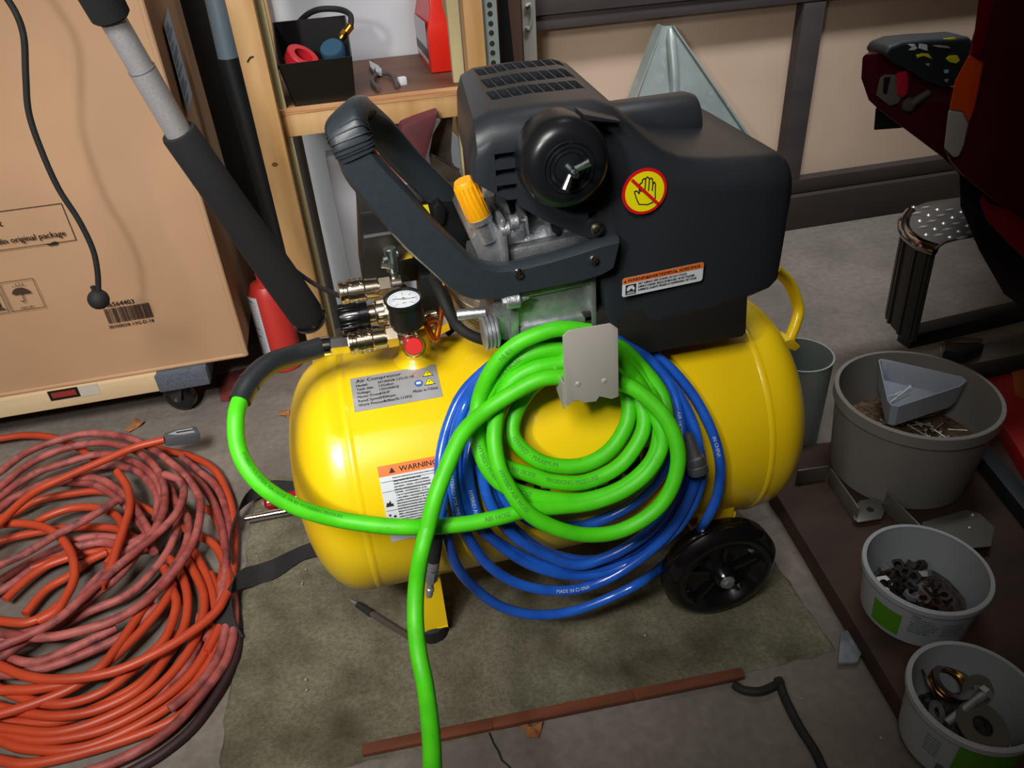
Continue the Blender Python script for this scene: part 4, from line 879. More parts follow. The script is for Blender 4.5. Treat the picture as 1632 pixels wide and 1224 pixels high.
# canister with white label
CN = thing('red_canister', P(455, 600, z=0)+V((0, .06, 0)), 'red canister with a tall white text label standing behind the pole', 'canister')
cc = CN.location; rr = .045
MB().lathe([(0, 0), (rr-.003, 0), (rr, .004), (rr, .20), (rr-.012, .222), (.016, .228), (.016, .25), (0, .25)], cc, (0, 0, 1), 36, cap=False).build('body', mat('canister_red', 'b5312c', rough=.4), CN)
cyn = lambda u, v, o=.0006: V((cc.x+(rr+o)*math.sin(u/rr), cc.y-(rr+o)*math.cos(u/rr), v))
lb = quad(MB(), lambda u, v: cyn(u, v), -.062, .03, -.022, .205, 8, 1).build('paper_label', whitem, CN, fix=False)
t = MB()
for k in range(22): put(t, 'lorem dne aster otium'[k % 5:k % 5+14], lambda u, v: cyn(u, v, .0012), -.055, .19-k*.007, .005, sx=.9)
for zz in (.193, .12, .10): quad(t, lambda u, v: cyn(u, v, .0014), -.058, zz, -.035, zz+.003, 4, 1)
t.build('label_print', mat('grey_print', '55565a', rough=.7), lb, fix=False)
# black sheet added to darken the gap; pipe leaning left of the shelf
MB().prism([P(262, -60, y=1.99), P(372, -60, y=1.99), P(505, 520, y=1.99), P(380, 560, y=1.99)], (0, .012, 0)).build('dark_gap_sheet', mat('gap_black', '08090a', rough=.5), bevel=.002, label='black sheet added to darken the wall gap behind the cardboard box', cat='sheet')
GP = thing('leaning_pipe', P(480, 560, y=1.75), 'pipe with grey upper end leaning left of the pine shelf', 'pipe')
a_, b_, c_ = P(335, -40, y=1.78), P(364, 92, y=1.78), P(470, 470, y=1.78)
MB().cyl(a_, b_, .021, .021, 24).build('grey_section', mat('grey_pipe', '6c7c84', rough=.35, metal=.3), GP); MB().cyl(b_, c_, .0225, .0225, 24).build('black_section', blackm, GP)
# ------------------------------------------------------------------ pine shelf
SZ = .627; SYF = 1.585; SYB = 1.985
SH = thing('pine_shelf', (.06, 1.78, 0), 'open pine shelf unit standing against the wall', 'shelf')
pw = P(403, 0, y=SYF-.002).x-P(358, 0, y=SYF-.002).x
lx0 = P(430, 310, y=SYF-.036).x-.0
def post(x0, x1, y0, y1, m, z1=1.3): return MB().bb((x0, y0, 0.001), (x1, y1, z1)).build('post', m, SH, bevel=.002)
px0, px1 = P(358, 0, y=1.545).x, P(403, 0, y=1.545).x
post(px0, px1, 1.545, 1.583, pine)
post(px1-.002, px1+.014, 1.590, 1.612, pale_pine)
post(px0, px1, 1.94, 1.978, pine)
rx0, rx1 = P(737, 0, y=1.60).x, P(768, 0, y=1.60).x
post(rx0, rx1, 1.60, 1.64, pine); post(P(715, 0, y=1.61).x, rx0-.001, 1.645, 1.665, pale_pine); post(rx0, rx1, 1.94, 1.978, pine)
sl, sr = P(437, 178, z=SZ).x, rx0+.01
MB().bb((sl, SYF+.031, SZ-.010), (rx0-.001, 1.975, SZ)).build('shelf_board', ply, SH)
MB().bb((sl, SYF, SZ-.010), (rx0-.001, SYF+.03, SZ-.0005)).build('board_edge', mat('split_ply_edge', 'c79a6a', 'a9754a', 20, .8, stretch=(.3,1,8), bump=.5, bs=80), SH)
MB().bb((sl+.003, SYF+.001, SZ-.052), (rx0-.001, SYF+.03, SZ-.0105)).build('front_rail', pine, SH, bevel=.0015)
st_ = MB(); a_, b_ = P(394, 99, y=1.544), P(404, 90, y=1.544); st_.tube(smooth([a_, a_.lerp(b_, .5)+V((0, -.001, .003)), b_], 4), .0012, 6); st_.build('staple', ink, SH)
kn = P(438, 262, y=1.5445); disc(MB(), lambda u, v: V((kn.x+u, 1.5442, kn.z+v)), 0, 0, .006, 16, sy=.7).build('wood_knot', mat('knot_brown', '6a3f20', rough=.7), SH, fix=False)
# white backing boards
MB().bb((P(405, 0, y=1.99).x-.02, 1.985, .60), (P(735, 60, y=1.99).x, 1.997, 1.3)).build('white_board', whiteboard, label='white board standing behind the items on the pine shelf', cat='board')
MB().prism([P(462, 210, y=1.9), P(700, 190, y=1.9), P(760, 250, y=1.9), P(775, 520, y=1.9), P(530, 520, y=1.9)], (0, .008, 0)).build('white_board', whiteboard, label='white board under the pine shelf behind the compressor', cat='board')
MB().prism([P(519, 250, y=1.80), P(596, 236, y=1.80), P(640, 380, y=1.80), P(640, 520, y=1.80), P(575, 520, y=1.80)], (0, .05, 0)).build('pale_box', mat('pale_grey_card', 'bcbfc6', rough=.6), label='pale grey flat box leaning under the shelf left side', cat='box', bevel=.002)
MB().prism([P(463, 215, y=1.70), P(480, 212, y=1.70), P(545, 520, y=1.70), P(508, 540, y=1.70)], (0, .004, 0)).build('clear_sheet', mat('grey_sheet', '7d8590', rough=.25), label='grey plastic sheet leaning just inside the left shelf post', cat='sheet')
# items below the shelf
YU = 1.55
MB().prism([P(640, 200, y=YU), P(665, 190, y=YU), P(700, 178, y=YU), P(690, 215, y=YU), P(676, 262, y=YU), P(668, 300, y=YU), P(660, 345, y=YU), P(625, 345, y=YU), P(612, 270, y=YU), P(630, 230, y=YU)], (0, .10, 0)).build('red_tool_bag', mat('dark_red_cloth', '5c2028', '481a1e', 20, .7), bevel=.008, label='dark red tool bag under the shelf behind the handle', cat='bag')
def saw(pts, teeth, y, lab, cat_='saw'):
    mb = MB(); px_prism(mb, pts, y, .003)
    a, b, n_ = teeth
    for i in range(n_):
        p, q, r = [P(a[0]+(b[0]-a[0])*t, a[1]+(b[1]-a[1])*t, y=y) for t in (i/n_, (i+.5)/n_, (i+1)/n_)]
        nrm = V((0, -1, 0)).cross(r-p).normalized()*.006; mb.prism([p, q+nrm*(-1), r], (0, .003, 0))
    return mb.build('hand_saw', mat('old_saw_steel', '3c372f', '524c42', 30, .45, metal=.5), label=lab, cat=cat_)
saw([(708, 183), (722, 178), (719, 240), (722, 272), (690, 262), (684, 246), (690, 215)], ((690, 246), (724, 262), 6), 1.62, 'grey saw blade hanging under the shelf beside the motor shroud')
saw([(684, 245), (730, 268), (744, 300), (744, 320), (715, 312), (690, 285)], ((686, 244), (734, 270), 12), 1.58, 'dark toothed saw blade above the yellow breather cap')
saw([(588, 315), (640, 300), (650, 345), (583, 345)], ((588, 315), (584, 346), 6), 1.50, 'brown saw blade behind the black pressure switch')
tag(MB().tube(smooth([P(600, 238, y=1.45), P(608, 262, y=1.42), P(622, 290, y=1.38), P(640, 315, y=1.35), P(665, 340, y=1.33)], 6), .009, 10, ell=(.010, .003), up=(0, -1, 0)).build('orange_strap', mat('orange_strap', 'e2551c', rough=.5)), 'orange strap under the shelf seen through the handle', 'strap')
tag(MB().tube(smooth([P(588, 225, y=1.46), P(597, 262, y=1.44), P(604, 300, y=1.42), P(606, 345, y=1.40), P(625, 480, y=1.45), P(650, 560, z=.004)], 6), .0035, 8).tube(smooth([P(594, 222, y=1.46), P(602, 262, y=1.44), P(609, 300, y=1.42), P(612, 345, y=1.40), P(635, 480, y=1.45), P(660, 560, z=.004)], 6), .0035, 8).build('black_wire', black_g), 'pair of black wires beside the orange strap under the shelf', 'wire')
tag(MB().tube(smooth([P(630, 268, y=1.45), P(655, 300, y=1.42), P(675, 330, y=1.40), P(720, 450, y=1.42), P(750, 530, z=.0)], 6), .02, 12).build('mallet_stick', mat('brown_glossy', '5a2c24', '6c3a2e', 10, .35)), 'brown wooden stick under the shelf between strap and switch', 'stick')
# bin on the shelf
BN = thing('black_bin', (-.04, 1.66, SZ), 'open black plastic bin holding a gauge and tape on the shelf', 'bin')
bw = [P(470, 175, z=SZ+.001), P(571, 160, z=SZ+.001)]
x0, x1, yf = bw[0].x, bw[1].x-.004, 1.60
fz = P(520, 95, y=yf-.01).z; bz = P(500, 30, y=1.78).z
mb = MB(); T_ = .003
def wall(a, b, za, zb): # vertical wall between two floor points with top heights
    a, b = V(a), V(b); d = (b-a).normalized(); n_ = V((-d.y, d.x, 0))*T_
    mb.prism([a+V((0,0,SZ+.001)), b+V((0,0,SZ+.001)), b+V((0,0,zb)), a+V((0,0,za))], n_)
Fl, Fr, Bl, Br = (x0, yf, 0), (x1, yf, 0), (x0-.012, 1.78, 0), (x1+.006, 1.78, 0)
def w2(a, b, ta, tb, out):
    a0, b0 = V((a[0], a[1], SZ+.001)), V((b[0], b[1], SZ+.001)); mb.prism([a0, b0, V(tb), V(ta)], out)
tl, tr = V((x0-.016, yf-.012, fz)), V((x1+.006, yf-.012, fz+.001)); kl, kr = V((x0-.020, 1.785, bz)), V((x1+.012, 1.785, bz))
w2(Fl, Fr, tl, tr, (0, T_, 0)); w2(Bl, Br, kl, kr, (0, T_, 0)); w2(Fl, Bl, tl, kl, (T_, 0, 0)); w2(Fr, Br, tr, kr, (-T_, 0, 0))
mb.prism([V((Fl[0], Fl[1], SZ+.001)), V((Fr[0], Fr[1], SZ+.001)), V((Br[0], Br[1], SZ+.001)), V((Bl[0], Bl[1], SZ+.001))], (0, 0, T_))
mb.build('bin_shell', mat('bin_black', '0e0f11', rough=.35), BN)
tp = P(480, 92, y=1.66); tax = V((.5, -.35, .8)).normalized()
tag(MB().lathe([(.018, -.012), (.030, -.012), (.032, -.010), (.032, .010), (.030, .012), (.018, .012), (.018, -.012)], tp+V((0, 0, -.004)), tax, 32, cap=False).build('tape_roll', mat('red_tape', 'b8202a', rough=.35)), 'red roll of tape in the left of the black bin', 'tape')
GA = thing('tyre_gauge', P(535, 80, y=1.69), 'blue round gauge with brass fitting and black hose in the bin', 'gauge')
gp_ = P(531, 82, y=1.69); gx_ = V((-.2, -.5, .8)).normalized()
MB().lathe([(0, .012), (.022, .012), (.0245, .008), (.0245, -.012), (0, -.012)], gp_, gx_, 32, cap=False).build('gauge_case', mat('blue_case', '2a4b62', rough=.4), GA)
MB().cyl(P(543, 62, y=1.70), P(560, 40, y=1.70), .0075, .0075, 14, bev=.001).cyl(P(547, 56, y=1.70), P(552, 50, y=1.70), .009, .009, 6).build('brass_fitting', brass, GA)
MB().tube(smooth([P(559, 42, y=1.70), P(558, 24, y=1.72), P(540, 15, y=1.75), P(505, 16, y=1.77), P(480, 32, y=1.80), P(462, 62, y=1.81), P(447, 95, y=1.80), P(436, 118, y=1.795)], 6), .0058, 10).build('gauge_hose', rubber, GA)
MB().tube([P(436, 100, y=1.795), P(431, 128, y=1.79)], .006, 10).build('hose_tip', brass, GA)
# pliers
PL = thing('pliers', P(605, 128, z=SZ), 'small pliers with grey-black handles lying on the shelf', 'pliers')
z_ = SZ+.004
MB().prism([P(589, 102, z=z_), P(604, 110, z=z_), P(609, 117, z=z_), P(603, 116, z=z_), P(598, 113, z=z_), P(597, 118, z=z_), P(591, 112, z=z_)], (0, 0, .008)).prism([P(598, 112, z=z_), P(609, 116, z=z_), P(609, 121, z=z_), P(600, 121, z=z_)], (0, 0, .009)).build('jaws', mat('bright_jaw_steel', 'c2c5c8', rough=.4, metal=.4), PL, bevel=.0008)
MB().tube(smooth([P(600, 119, z=z_+.004), P(595, 124, z=z_+.004), P(594, 132, z=z_+.004), P(604, 142, z=z_+.004)], 5), .0045, 8).tube(smooth([P(607, 117, z=z_+.004), P(620, 118, z=z_+.004), P(628, 124, z=z_+.004), P(633, 136, z=z_+.004)], 5), .0045, 8).build('grips', mat('grey_grip', '4a4442', rough=.6), PL)
tag(MB().box(P(641, 129, z=SZ+.008), (.016, .013, .016), Matrix.Rotation(.3, 3, 'Z')).build('plastic_cube', whitem, bevel=.002), 'small white plastic piece beside the pliers on the shelf', 'plastic piece')
# red oil jug
JG = thing('red_oil_jug', (P(700, 118, z=SZ).x, 1.78, SZ), 'bright red plastic oil jug with pale label on the shelf', 'jug')
q0, q1, q2 = P(690, 118, z=SZ+.001), P(722, 112, z=SZ+.001), P(662, 92, z=SZ+.001)
y_ = 1.745; x1_ = q1.x; x0_ = P(690, 118, y=y_).x
jz = P(690, 40, y=y_).z
mb = MB(); sec_ = [(0, 0, 0), (0, 0, jz-SZ-.02), (.004, .004, jz-SZ), (.012, .01, jz-SZ+.03), (.012, .02, jz-SZ+.10), (.03, .05, jz-SZ+.14)]
X0, X1, Y0, Y1 = x0_-.002, x1_+.002, y_, y_+.232
vs = []
for (dx, dy, h) in sec_: vs += [V((X0+dx, Y0+dy, SZ+.001+h)), V((X1-dx, Y0+dy, SZ+.001+h)), V((X1-dx, Y1-dy, SZ+.001+h)), V((X0+dx, Y1-dy, SZ+.001+h))]
mb.add(vs, [(k*4+i, k*4+(i+1)%4, k*4+4+(i+1)%4, k*4+4+i) for k in range(len(sec_)-1) for i in range(4)]+[(3, 2, 1, 0), tuple(range(len(vs)-4, len(vs)))])
mb.build('jug_body', redm, JG, bevel=.006, seg=3)
ws_ = MB(); lf = [P(*p, x=X0-.0008) for p in ((657, 18), (677, 35), (684, 103), (664, 76))]
lf = [V((p.x, min(p.y, 1.962), p.z)) for p in lf]; ws_.add(lf, [(0, 1, 2, 3)]).build('jug_label', mat('grey_label', 'b9bcc6', rough=.4), JG, fix=False)
t = MB(); L0, L1 = lf[3].lerp(lf[0], .12), lf[2].lerp(lf[1], .12); M0, M1 = lf[3].lerp(lf[0], .36), lf[2].lerp(lf[1], .36); n_ = V((-.0006, 0, 0)); t.add([L0+n_, L1+n_, M1+n_, M0+n_], [(0, 1, 2, 3)]); t.build('label_dark_band', mat('dark_band', '35322f', rough=.5), JG, fix=False)
# perforated galvanised angle, black thing, brown post, level strip right of the shelf
mb = MB(); ya = 1.62; p0, p1 = P(768, -30, y=ya), P(794, -30, y=ya); zlo = .35
angx0, angx1 = rx1+.001, P(794, 50, y=ya).x
pl_ = MB().bb((angx0, ya, zlo), (angx1, ya+.003, 1.2)).bb((angx0, ya+.003, zlo), (angx0+.003, ya+.04, 1.2)).build('slotted_angle', galv, label='perforated galvanised steel angle fixed beside the right shelf post', cat='steel angle')
hl = MB()
for py in (8, 22, 38, 53, 70, 85, 101): c_ = P(780, py, y=ya-.0006); hl.lathe([(0, 0), (.0052, 0), (.0052, -.001)], (angx0+(angx1-angx0)*.55, ya-.0006, c_.z), (0, -1, 0), 16, cap=False)
hl.build('punched_hole', ink, pl_, fix=False)
MB().prism([P(792, -30, y=1.72), P(806, -30, y=1.72), P(822, 120, y=1.72), P(798, 120, y=1.72)], (0, .02, 0)).build('black_bar', blackm, label='black flat bar standing between the steel angle and brown post', cat='bar')
MB().bb((P(806, 0, y=1.9).x, 1.9, .02), (P(829, 0, y=1.9).x, 1.95, 1.3)).build('brown_post', mat('brown_wood', '5c4336', '4b352a', 8, .7, stretch=(2,2,.3)), label='rough brown wooden post right of the shelf', cat='post', bevel=.002)
lv = MB().bb((P(831, 0, y=1.93).x, 1.93, .02), (P(853, 0, y=1.93).x, 1.96, 1.3)).build('pale_board', mat('pale_board_wood', '9b968a', '8c877b', 5, .6), label='pale narrow board with oval metal loop beside the dark rail', cat='board', bevel=.002)
MB().tube(smooth([P(838, 10, y=1.925), P(845, 8, y=1.925), P(847, 28, y=1.925), P(843, 46, y=1.925), P(838, 43, y=1.925)], 5), .004, 8).build('metal_loop', mat('pale_loop', 'bfc5c2', rough=.3, metal=.6), lv)
# triangular galvanised piece against the wall
TG = thing('sheet_metal_triangle', P(1080, 180, y=1.99), 'galvanised sheet metal triangular trough leaning against the beige wall', 'sheet metal')
ap = P(1058, 42, y=2.0); apr = P(1072, 41, y=2.0)
bl0, br0 = P(960, 330, y=1.86), P(1250, 330, y=1.86); bk = P(1010, 330, y=1.98)
MB().prism([P(1058, 42, y=1.99), P(1072, 41, y=1.99), P(1168, 180, y=1.93), P(1205, 235, y=1.90), P(985, 235, y=1.90), P(1012, 172, y=1.93)], (0, .002, 0)).build('face_sheet', galv, TG)
MB().prism([P(1056, 42, y=1.99), P(1058, 42, y=1.99), P(985, 235, y=1.90), P(981, 235, y=1.90)], (0, .045, 0)).build('left_flange', galv, TG)
MB().prism([P(1072, 41, y=1.985), P(1075, 42, y=1.985), P(1209, 235, y=1.895), P(1204, 235, y=1.895)], (0, .03, 0)).build('right_flange', galv, TG)
MB().tube(smooth([P(1068, 46, y=1.985), P(1074, 110, y=1.95), P(1075, 158, y=1.935), P(1070, 240, y=1.90)], 5), [.006]+[.0125]*15, 14).build('centre_fold', galv, TG)
# ------------------------------------------------------------------ truck at the right
YT = 1.0
TK = thing('maroon_pickup_truck', (1.35, 1.5, 0), 'dark maroon pickup truck rear corner at the right with open tailgate', 'truck')
body = [(1566, -60), (1572, 0), (1558, 28), (1548, 60), (1540, 92), (1524, 130), (1512, 190), (1502, 240), (1512, 262), (1530, 282), (1590, 330), (1700, 420), (1800, 420), (1800, -60)]
def tpoly(pts, y, dep, nm, m, par=TK, bev=.0): return MB().prism([P(*p, y=y) for p in pts], (dep*.85, dep*.75, 0)).build(nm, m, par, bevel=bev, seg=3)
tpoly(body, YT, .9, 'body_side', redpaint, bev=.012)
tpoly([(1544, 88), (1566, 104), (1560, 140), (1552, 176), (1544, 196), (1534, 178), (1512, 175), (1522, 128)][:8], YT-.008, .02, 'amber_lens', amberm, bev=.003)
tpoly([(1511, 176), (1534, 180), (1543, 197), (1536, 232), (1528, 250), (1520, 252), (1504, 236)], YT-.008, .02, 'reverse_lens', clearlens, bev=.003)
tpoly([(1566, -60), (1600, -60), (1572, 60), (1562, 92), (1545, 87), (1552, 56)], YT-.006, .02, 'red_lens', mat('dark_red_lens', '5a0710', rough=.15, coat=.6), bev=.003)
# tailgate end
YG = 1.28
tpoly([(1374, 92), (1378, 87), (1402, 84), (1420, 88), (1484, 135), (1520, 140), (1580, 130), (1580, 330), (1560, 310), (1500, 250), (1440, 205), (1400, 175), (1384, 160), (1372, 125)], YG, .06, 'tailgate', redpaint, bev=.008)
tpoly([(1402, 125), (1408, 120), (1428, 120), (1430, 148), (1436, 156), (1430, 166), (1418, 169), (1396, 152)], YG-.008, .01, 'latch_plate', mat('grey_latch', '77766a', rough=.4, metal=.5), bev=.002)
tpoly([(1409, 124), (1419, 123), (1413, 150), (1407, 148)], YG-.010, .004, 'latch_slot', mat('deep_maroon', '22040c', rough=.4))
tpoly([(1428, 117), (1444, 114), (1447, 122), (1446, 150), (1438, 156), (1429, 150)], YG-.012, .012, 'latch_bolt', mat('latch_red', 'a01530', rough=.3), bev=.002)
a_ = P(1450, 167, y=YG-.008); MB().cyl(a_, P(1480, 147, y=YG-.008), .0085, .006, 12).lathe([(0, .006), (.011, .004), (.012, 0), (.012, -.006), (0, -.006)], a_, (0, -1, 0), 18, cap=False).build('check_strap', mat('dirty_grey_metal', '55524a', rough=.5, metal=.4), TK)
tpoly([(1395, 172), (1440, 204), (1432, 205), (1392, 208)], YG+.02, .05, 'tailgate_rest', blackm, bev=.003)
tpoly([(1560, 320), (1570, 335), (1600, 345), (1640, 372), (1700, 400), (1700, 470), (1640, 420), (1600, 382), (1572, 350)], YT-.03, .03, 'lower_trim', mat('lower_red', '6b0a10', rough=.4), bev=.004)
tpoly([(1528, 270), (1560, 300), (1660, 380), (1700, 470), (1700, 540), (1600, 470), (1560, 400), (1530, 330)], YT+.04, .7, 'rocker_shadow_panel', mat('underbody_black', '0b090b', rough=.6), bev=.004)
# cloth on the tailgate
CL = thing('patterned_cloth', P(1470, 130, y=1.31), 'black cloth with yellow and white print draped on the tailgate', 'cloth')
cpts = [(1410, 88), (1418, 74), (1440, 66), (1480, 62), (1520, 60), (1545, 58), (1560, 75), (1550, 130), (1510, 140), (1482, 132), (1450, 112), (1425, 100)]
px_prism(MB(), cpts, YG-.02, .06).build('cloth_fold', mat('black_print_cloth', '0e1518', '151d21', 20, .6), CL, bevel=.018, seg=4)
YC = YG-.0225
def blot(pts, nm, c): px_prism(MB(), pts, YC, .002).build(nm, c, CL)
cwh, cye = mat('cloth_white', 'c3ccd2', rough=.7), mat('cloth_yellow', 'c6bd1c', rough=.7)
blot([(1448, 71), (1458, 71), (1462, 77), (1457, 80), (1449, 80), (1454, 76)], 'white_print', cwh); blot([(1466, 70), (1478, 72), (1478, 81), (1465, 77)], 'white_print', cwh)
blot([(1461, 88), (1470, 85), (1480, 86), (1486, 94), (1478, 91), (1472, 89), (1462, 92)], 'yellow_print', cye); blot([(1508, 94), (1514, 89), (1526, 89), (1530, 96), (1524, 101), (1514, 99)], 'yellow_print', cye)
blot([(1504, 62), (1522, 60), (1526, 62), (1514, 64)], 'yellow_print', cye); blot([(1505, 112), (1512, 111), (1512, 116), (1506, 117)], 'blue_print', mat('cloth_blue', '7fa9b5', rough=.7))
blot([(1475, 102), (1482, 101), (1480, 106)], 'white_print', mat('cloth_grey', '8f8680', rough=.7)); blot([(1488, 73), (1510, 73), (1516, 77), (1498, 76)], 'white_print', MATS['cloth_grey']); blot([(1505, 127), (1512, 126), (1509, 132)], 'white_print', MATS['cloth_grey'])
# diamond plate step
bz = P(1480, 345, y=1.2).z
SB = thing('step_bumper_end', P(1480, 490, y=1.2), 'chrome diamond plate bumper end below the maroon truck', 'bumper')
SB.location = (P(1480, 345, y=1.2).x, 1.2, bz-.2)
tpx = [(1447, 345), (1452, 338), (1466, 327), (1480, 322), (1540, 316), (1560, 330), (1560, 378), (1530, 378), (1508, 380), (1495, 386)]
top = [P(*p, z=bz) for p in [(1443, 352), (1447, 341), (1460, 328), (1478, 321), (1545, 312), (1570, 330), (1570, 372), (1530, 378), (1508, 384), (1493, 394), (1470, 386), (1452, 370)]]
tb_ = MB().prism(top, (0, 0, -.006)).build('tread_top', mat('dark_chrome', '77736f', rough=.4, metal=.6), SB, bevel=.002)
ed = [P(*p, z=bz) for p in [(1452, 334), (1444, 346), (1443, 358), (1450, 370), (1466, 382), (1480, 388), (1493, 392)]]
MB().tube(smooth([p+V((0, 0, -.008)) for p in ed], 5), .012, 12).build('chrome_edge', mat('bumper_chrome', '9a8f88', rough=.08, metal=1), SB)
td = MB()
for i in range(5):
    for j in range(5):
        c_ = P(1462+i*19+j*5-6, 330+j*11+i*2, z=bz+.0005)
        if (i+j) % 2: td.prism([c_+V((-.011, -.0, 0)), c_+V((0, -.003, 0)), c_+V((.011, 0, 0)), c_+V((0, .003, 0))], (0, 0, .003))
        else: td.lathe([(.0045, 0), (0, .003)], c_, (0, 0, 1), 8, cap=False)
td.build('tread_bar', mat('bright_tread', 'cfcfcf', rough=.35, metal=.5), tb_)
sk = MB(); e2 = smooth([p+V((0, 0, -.014)) for p in ed], 4); zb2 = P(1480, 492, y=1.2).z+.01
for i in range(len(e2)-1):
    a, b = e2[i], e2[i+1]; sk.add([a, b, V((b.x+.01, b.y, zb2)), V((a.x+.01, a.y, zb2))], [(0, 1, 2, 3)])
sk.build('skirt', mat('dark_skirt', '1c1a18', rough=.5), SB, solid=.004)
# ------------------------------------------------------------------ plywood base on the right with the hardware tubs
ZW = .04
A_ = [P(1252, 812, z=ZW), P(1450, 1140, z=ZW)]
da = (A_[1]-A_[0]).normalized(); q1_ = A_[0]-da*.16; q2_ = A_[1]+da*.35; pr = V((-da.y, da.x, 0)); 
if pr.x < 0: pr = -pr
wb = MB().prism([q1_, q2_, q2_+pr*.52, q1_+pr*.52], (0, 0, -.036)).build('plywood_base', boardm, label='dark worn plywood board on the floor under the hardware tubs', cat='board', bevel=.002)
# crumpled paper under its edge
MB().prism([P(1338, 1015, z=.004), P(1350, 1008, z=.004), P(1378, 1030, z=.004), P(1366, 1060, z=.004), P(1334, 1062, z=.004)], (0, 0, .008)).build('crumpled_paper', mat('grey_crumpled_paper', '7d8188', '5f6369', 60, .6, bump=.8, bs=90), label='crumpled grey paper by the plywood board left edge', cat='paper', bevel=.002)
def tub(nm, rim, base, hw, lab, cat_, m, taper=.86, rimw=.004, lip=.008, zb=ZW+.001, th_=.0022):
    b = P(*base, z=zb); r = P(*rim, y=b.y); R_ = hw*((r-CAM).dot(RM.col[2]))/F; H = r.z-zb; Rb = R_*taper
    t_ = thing(nm, b, lab, cat_)
    prf = [(0, 0), (Rb-.004, 0), (Rb, .004), (R_-rimw, H-lip), (R_, H-lip), (R_, H), (R_-.001, H+.001), (R_-rimw-th_, H+.001), (R_-rimw-th_, H-lip), (Rb-th_, .006), (0, .004)]
    MB().lathe(prf, b, (0, 0, 1), 72, cap=False).build('tub_wall', m, t_)
    return t_, b, R_, H, Rb
T1, tb1, R1, H1, Rb1 = tub('nail_bucket', (1462, 625), (1428, 745), 124, 'large frosted plastic bucket of nails on the board', 'bucket', frost, taper=.86, rimw=.005, lip=.02)
T2, tb2, R2, H2, Rb2 = tub('white_nut_tub', (1473, 905), (1455, 968), 96, 'white tub of hex nuts between the frosted bucket and lower tub', 'tub', tubw, taper=.86)
T3, tb3, R3, H3, Rb3 = tub('white_washer_tub', (1546, 1107), (1520, 1178), 100, 'white tub with green label holding washers at bottom right', 'tub', tubw, taper=.86)
def tubmap(b, R_, Rb, H, o): return lambda u, v: V((b.x+(Rb+(R_-.004-Rb)*v/H+o)*math.sin(u), b.y-(Rb+(R_-.004-Rb)*v/H+o)*math.cos(u), b.z+v))
tm = tubmap(tb2, R2, Rb2, H2, .0006); tx = mat('tub_print_green', '4d6b58', rough=.6)
quad(MB(), tm, -1.5, .012, -.95, H2-.03, 10, 1).build('green_panel', mat('lime_label', '4f8f12', rough=.5), T2, fix=False)
t = MB(); tt = tubmap(tb2, R2, Rb2, H2, .001)
random.seed(9)
for (u0, n_, vt) in ((-.82, 7, H2-.026), (-.30, 6, H2-.03), (.24, 6, H2-.03)):
    for k in range(n_): put(t, ''.join(random.choice('aenor stilu hdm') for _ in range(22)), lambda u, v: tt(u/R2, v), u0*R2, vt-k*.0048, .0048, sx=.75, bold=.0002)
put(t, '6 ee', lambda u, v: tt(u/R2, v), -.12*R2, .006, .007, bold=.0006); put(t, 'Valor', lambda u, v: tt(u/R2, v), -.82*R2, H2-.021, .006, bold=.0006)
t.build('tub_print', tx, T2, fix=False)
tm = tubmap(tb3, R3, Rb3, H3, .0006)
quad(MB(), tm, -.85, .004, .75, H3-.012, 20, 1).build('green_panel', mat('lime_label', '4f8f12', rough=.5), T3, fix=False)
t = MB(); tt = tubmap(tb3, R3, Rb3, H3, .001)
for k in range(6): put(t, 'aed roni lstu', lambda u, v: tt(u/R3, v), -1.35*R3, H3-.03-k*.006, .0055, sx=.7, bold=.0002)
quad(t, tt, -1.05, .012, -.93, .03, 2, 1); t.build('tub_print', tx, T3, fix=False)
# nuts
def hexnut(r, h, m, nm):
    mb = MB(); n = 6; vs = []; fs = []
    for z, q in ((0, r), (h, r)):
        vs += [V((q*math.cos(i*math.pi/3), q*math.sin(i*math.pi/3), z)) for i in range(6)]
    for z in (0, h): vs += [V((r*.5*math.cos(i*math.pi/6), r*.5*math.sin(i*math.pi/6), z)) for i in range(12)]
    for i in range(6): fs.append((i, (i+1)%6, 6+(i+1)%6, 6+i))
    for k, (o6, o12) in enumerate(((0, 12), (6, 24))):
        for i in range(6): fs += [(o6+i, o6+(i+1)%6, o12+(2*i+2)%12, o12+2*i+1), (o6+i, o12+2*i+1, o12+2*i)]
    for i in range(12): fs.append((12+i, 12+(i+1)%12, 24+(i+1)%12, 24+i))
    mb.add(vs, fs); return mb.build(nm, m, loc=V((0, 0, 0)))
def ring(r0, r1, h, m, nm): return MB().lathe([(r0, 0), (r1, 0), (r1, h), (r0, h), (r0, 0)], (0, 0, 0), (0, 0, 1), 28, cap=False).build(nm, m, loc=V((0, 0, 0)))
nmats = [rust, steel, mat('dark_nut_steel', '3d3b3a', rough=.4, metal=.8), mat('bright_nut', 'c2c6c8', rough=.25, metal=1)]
protos = [hexnut(.011, .008, m, 'hex_nut') for m in nmats]
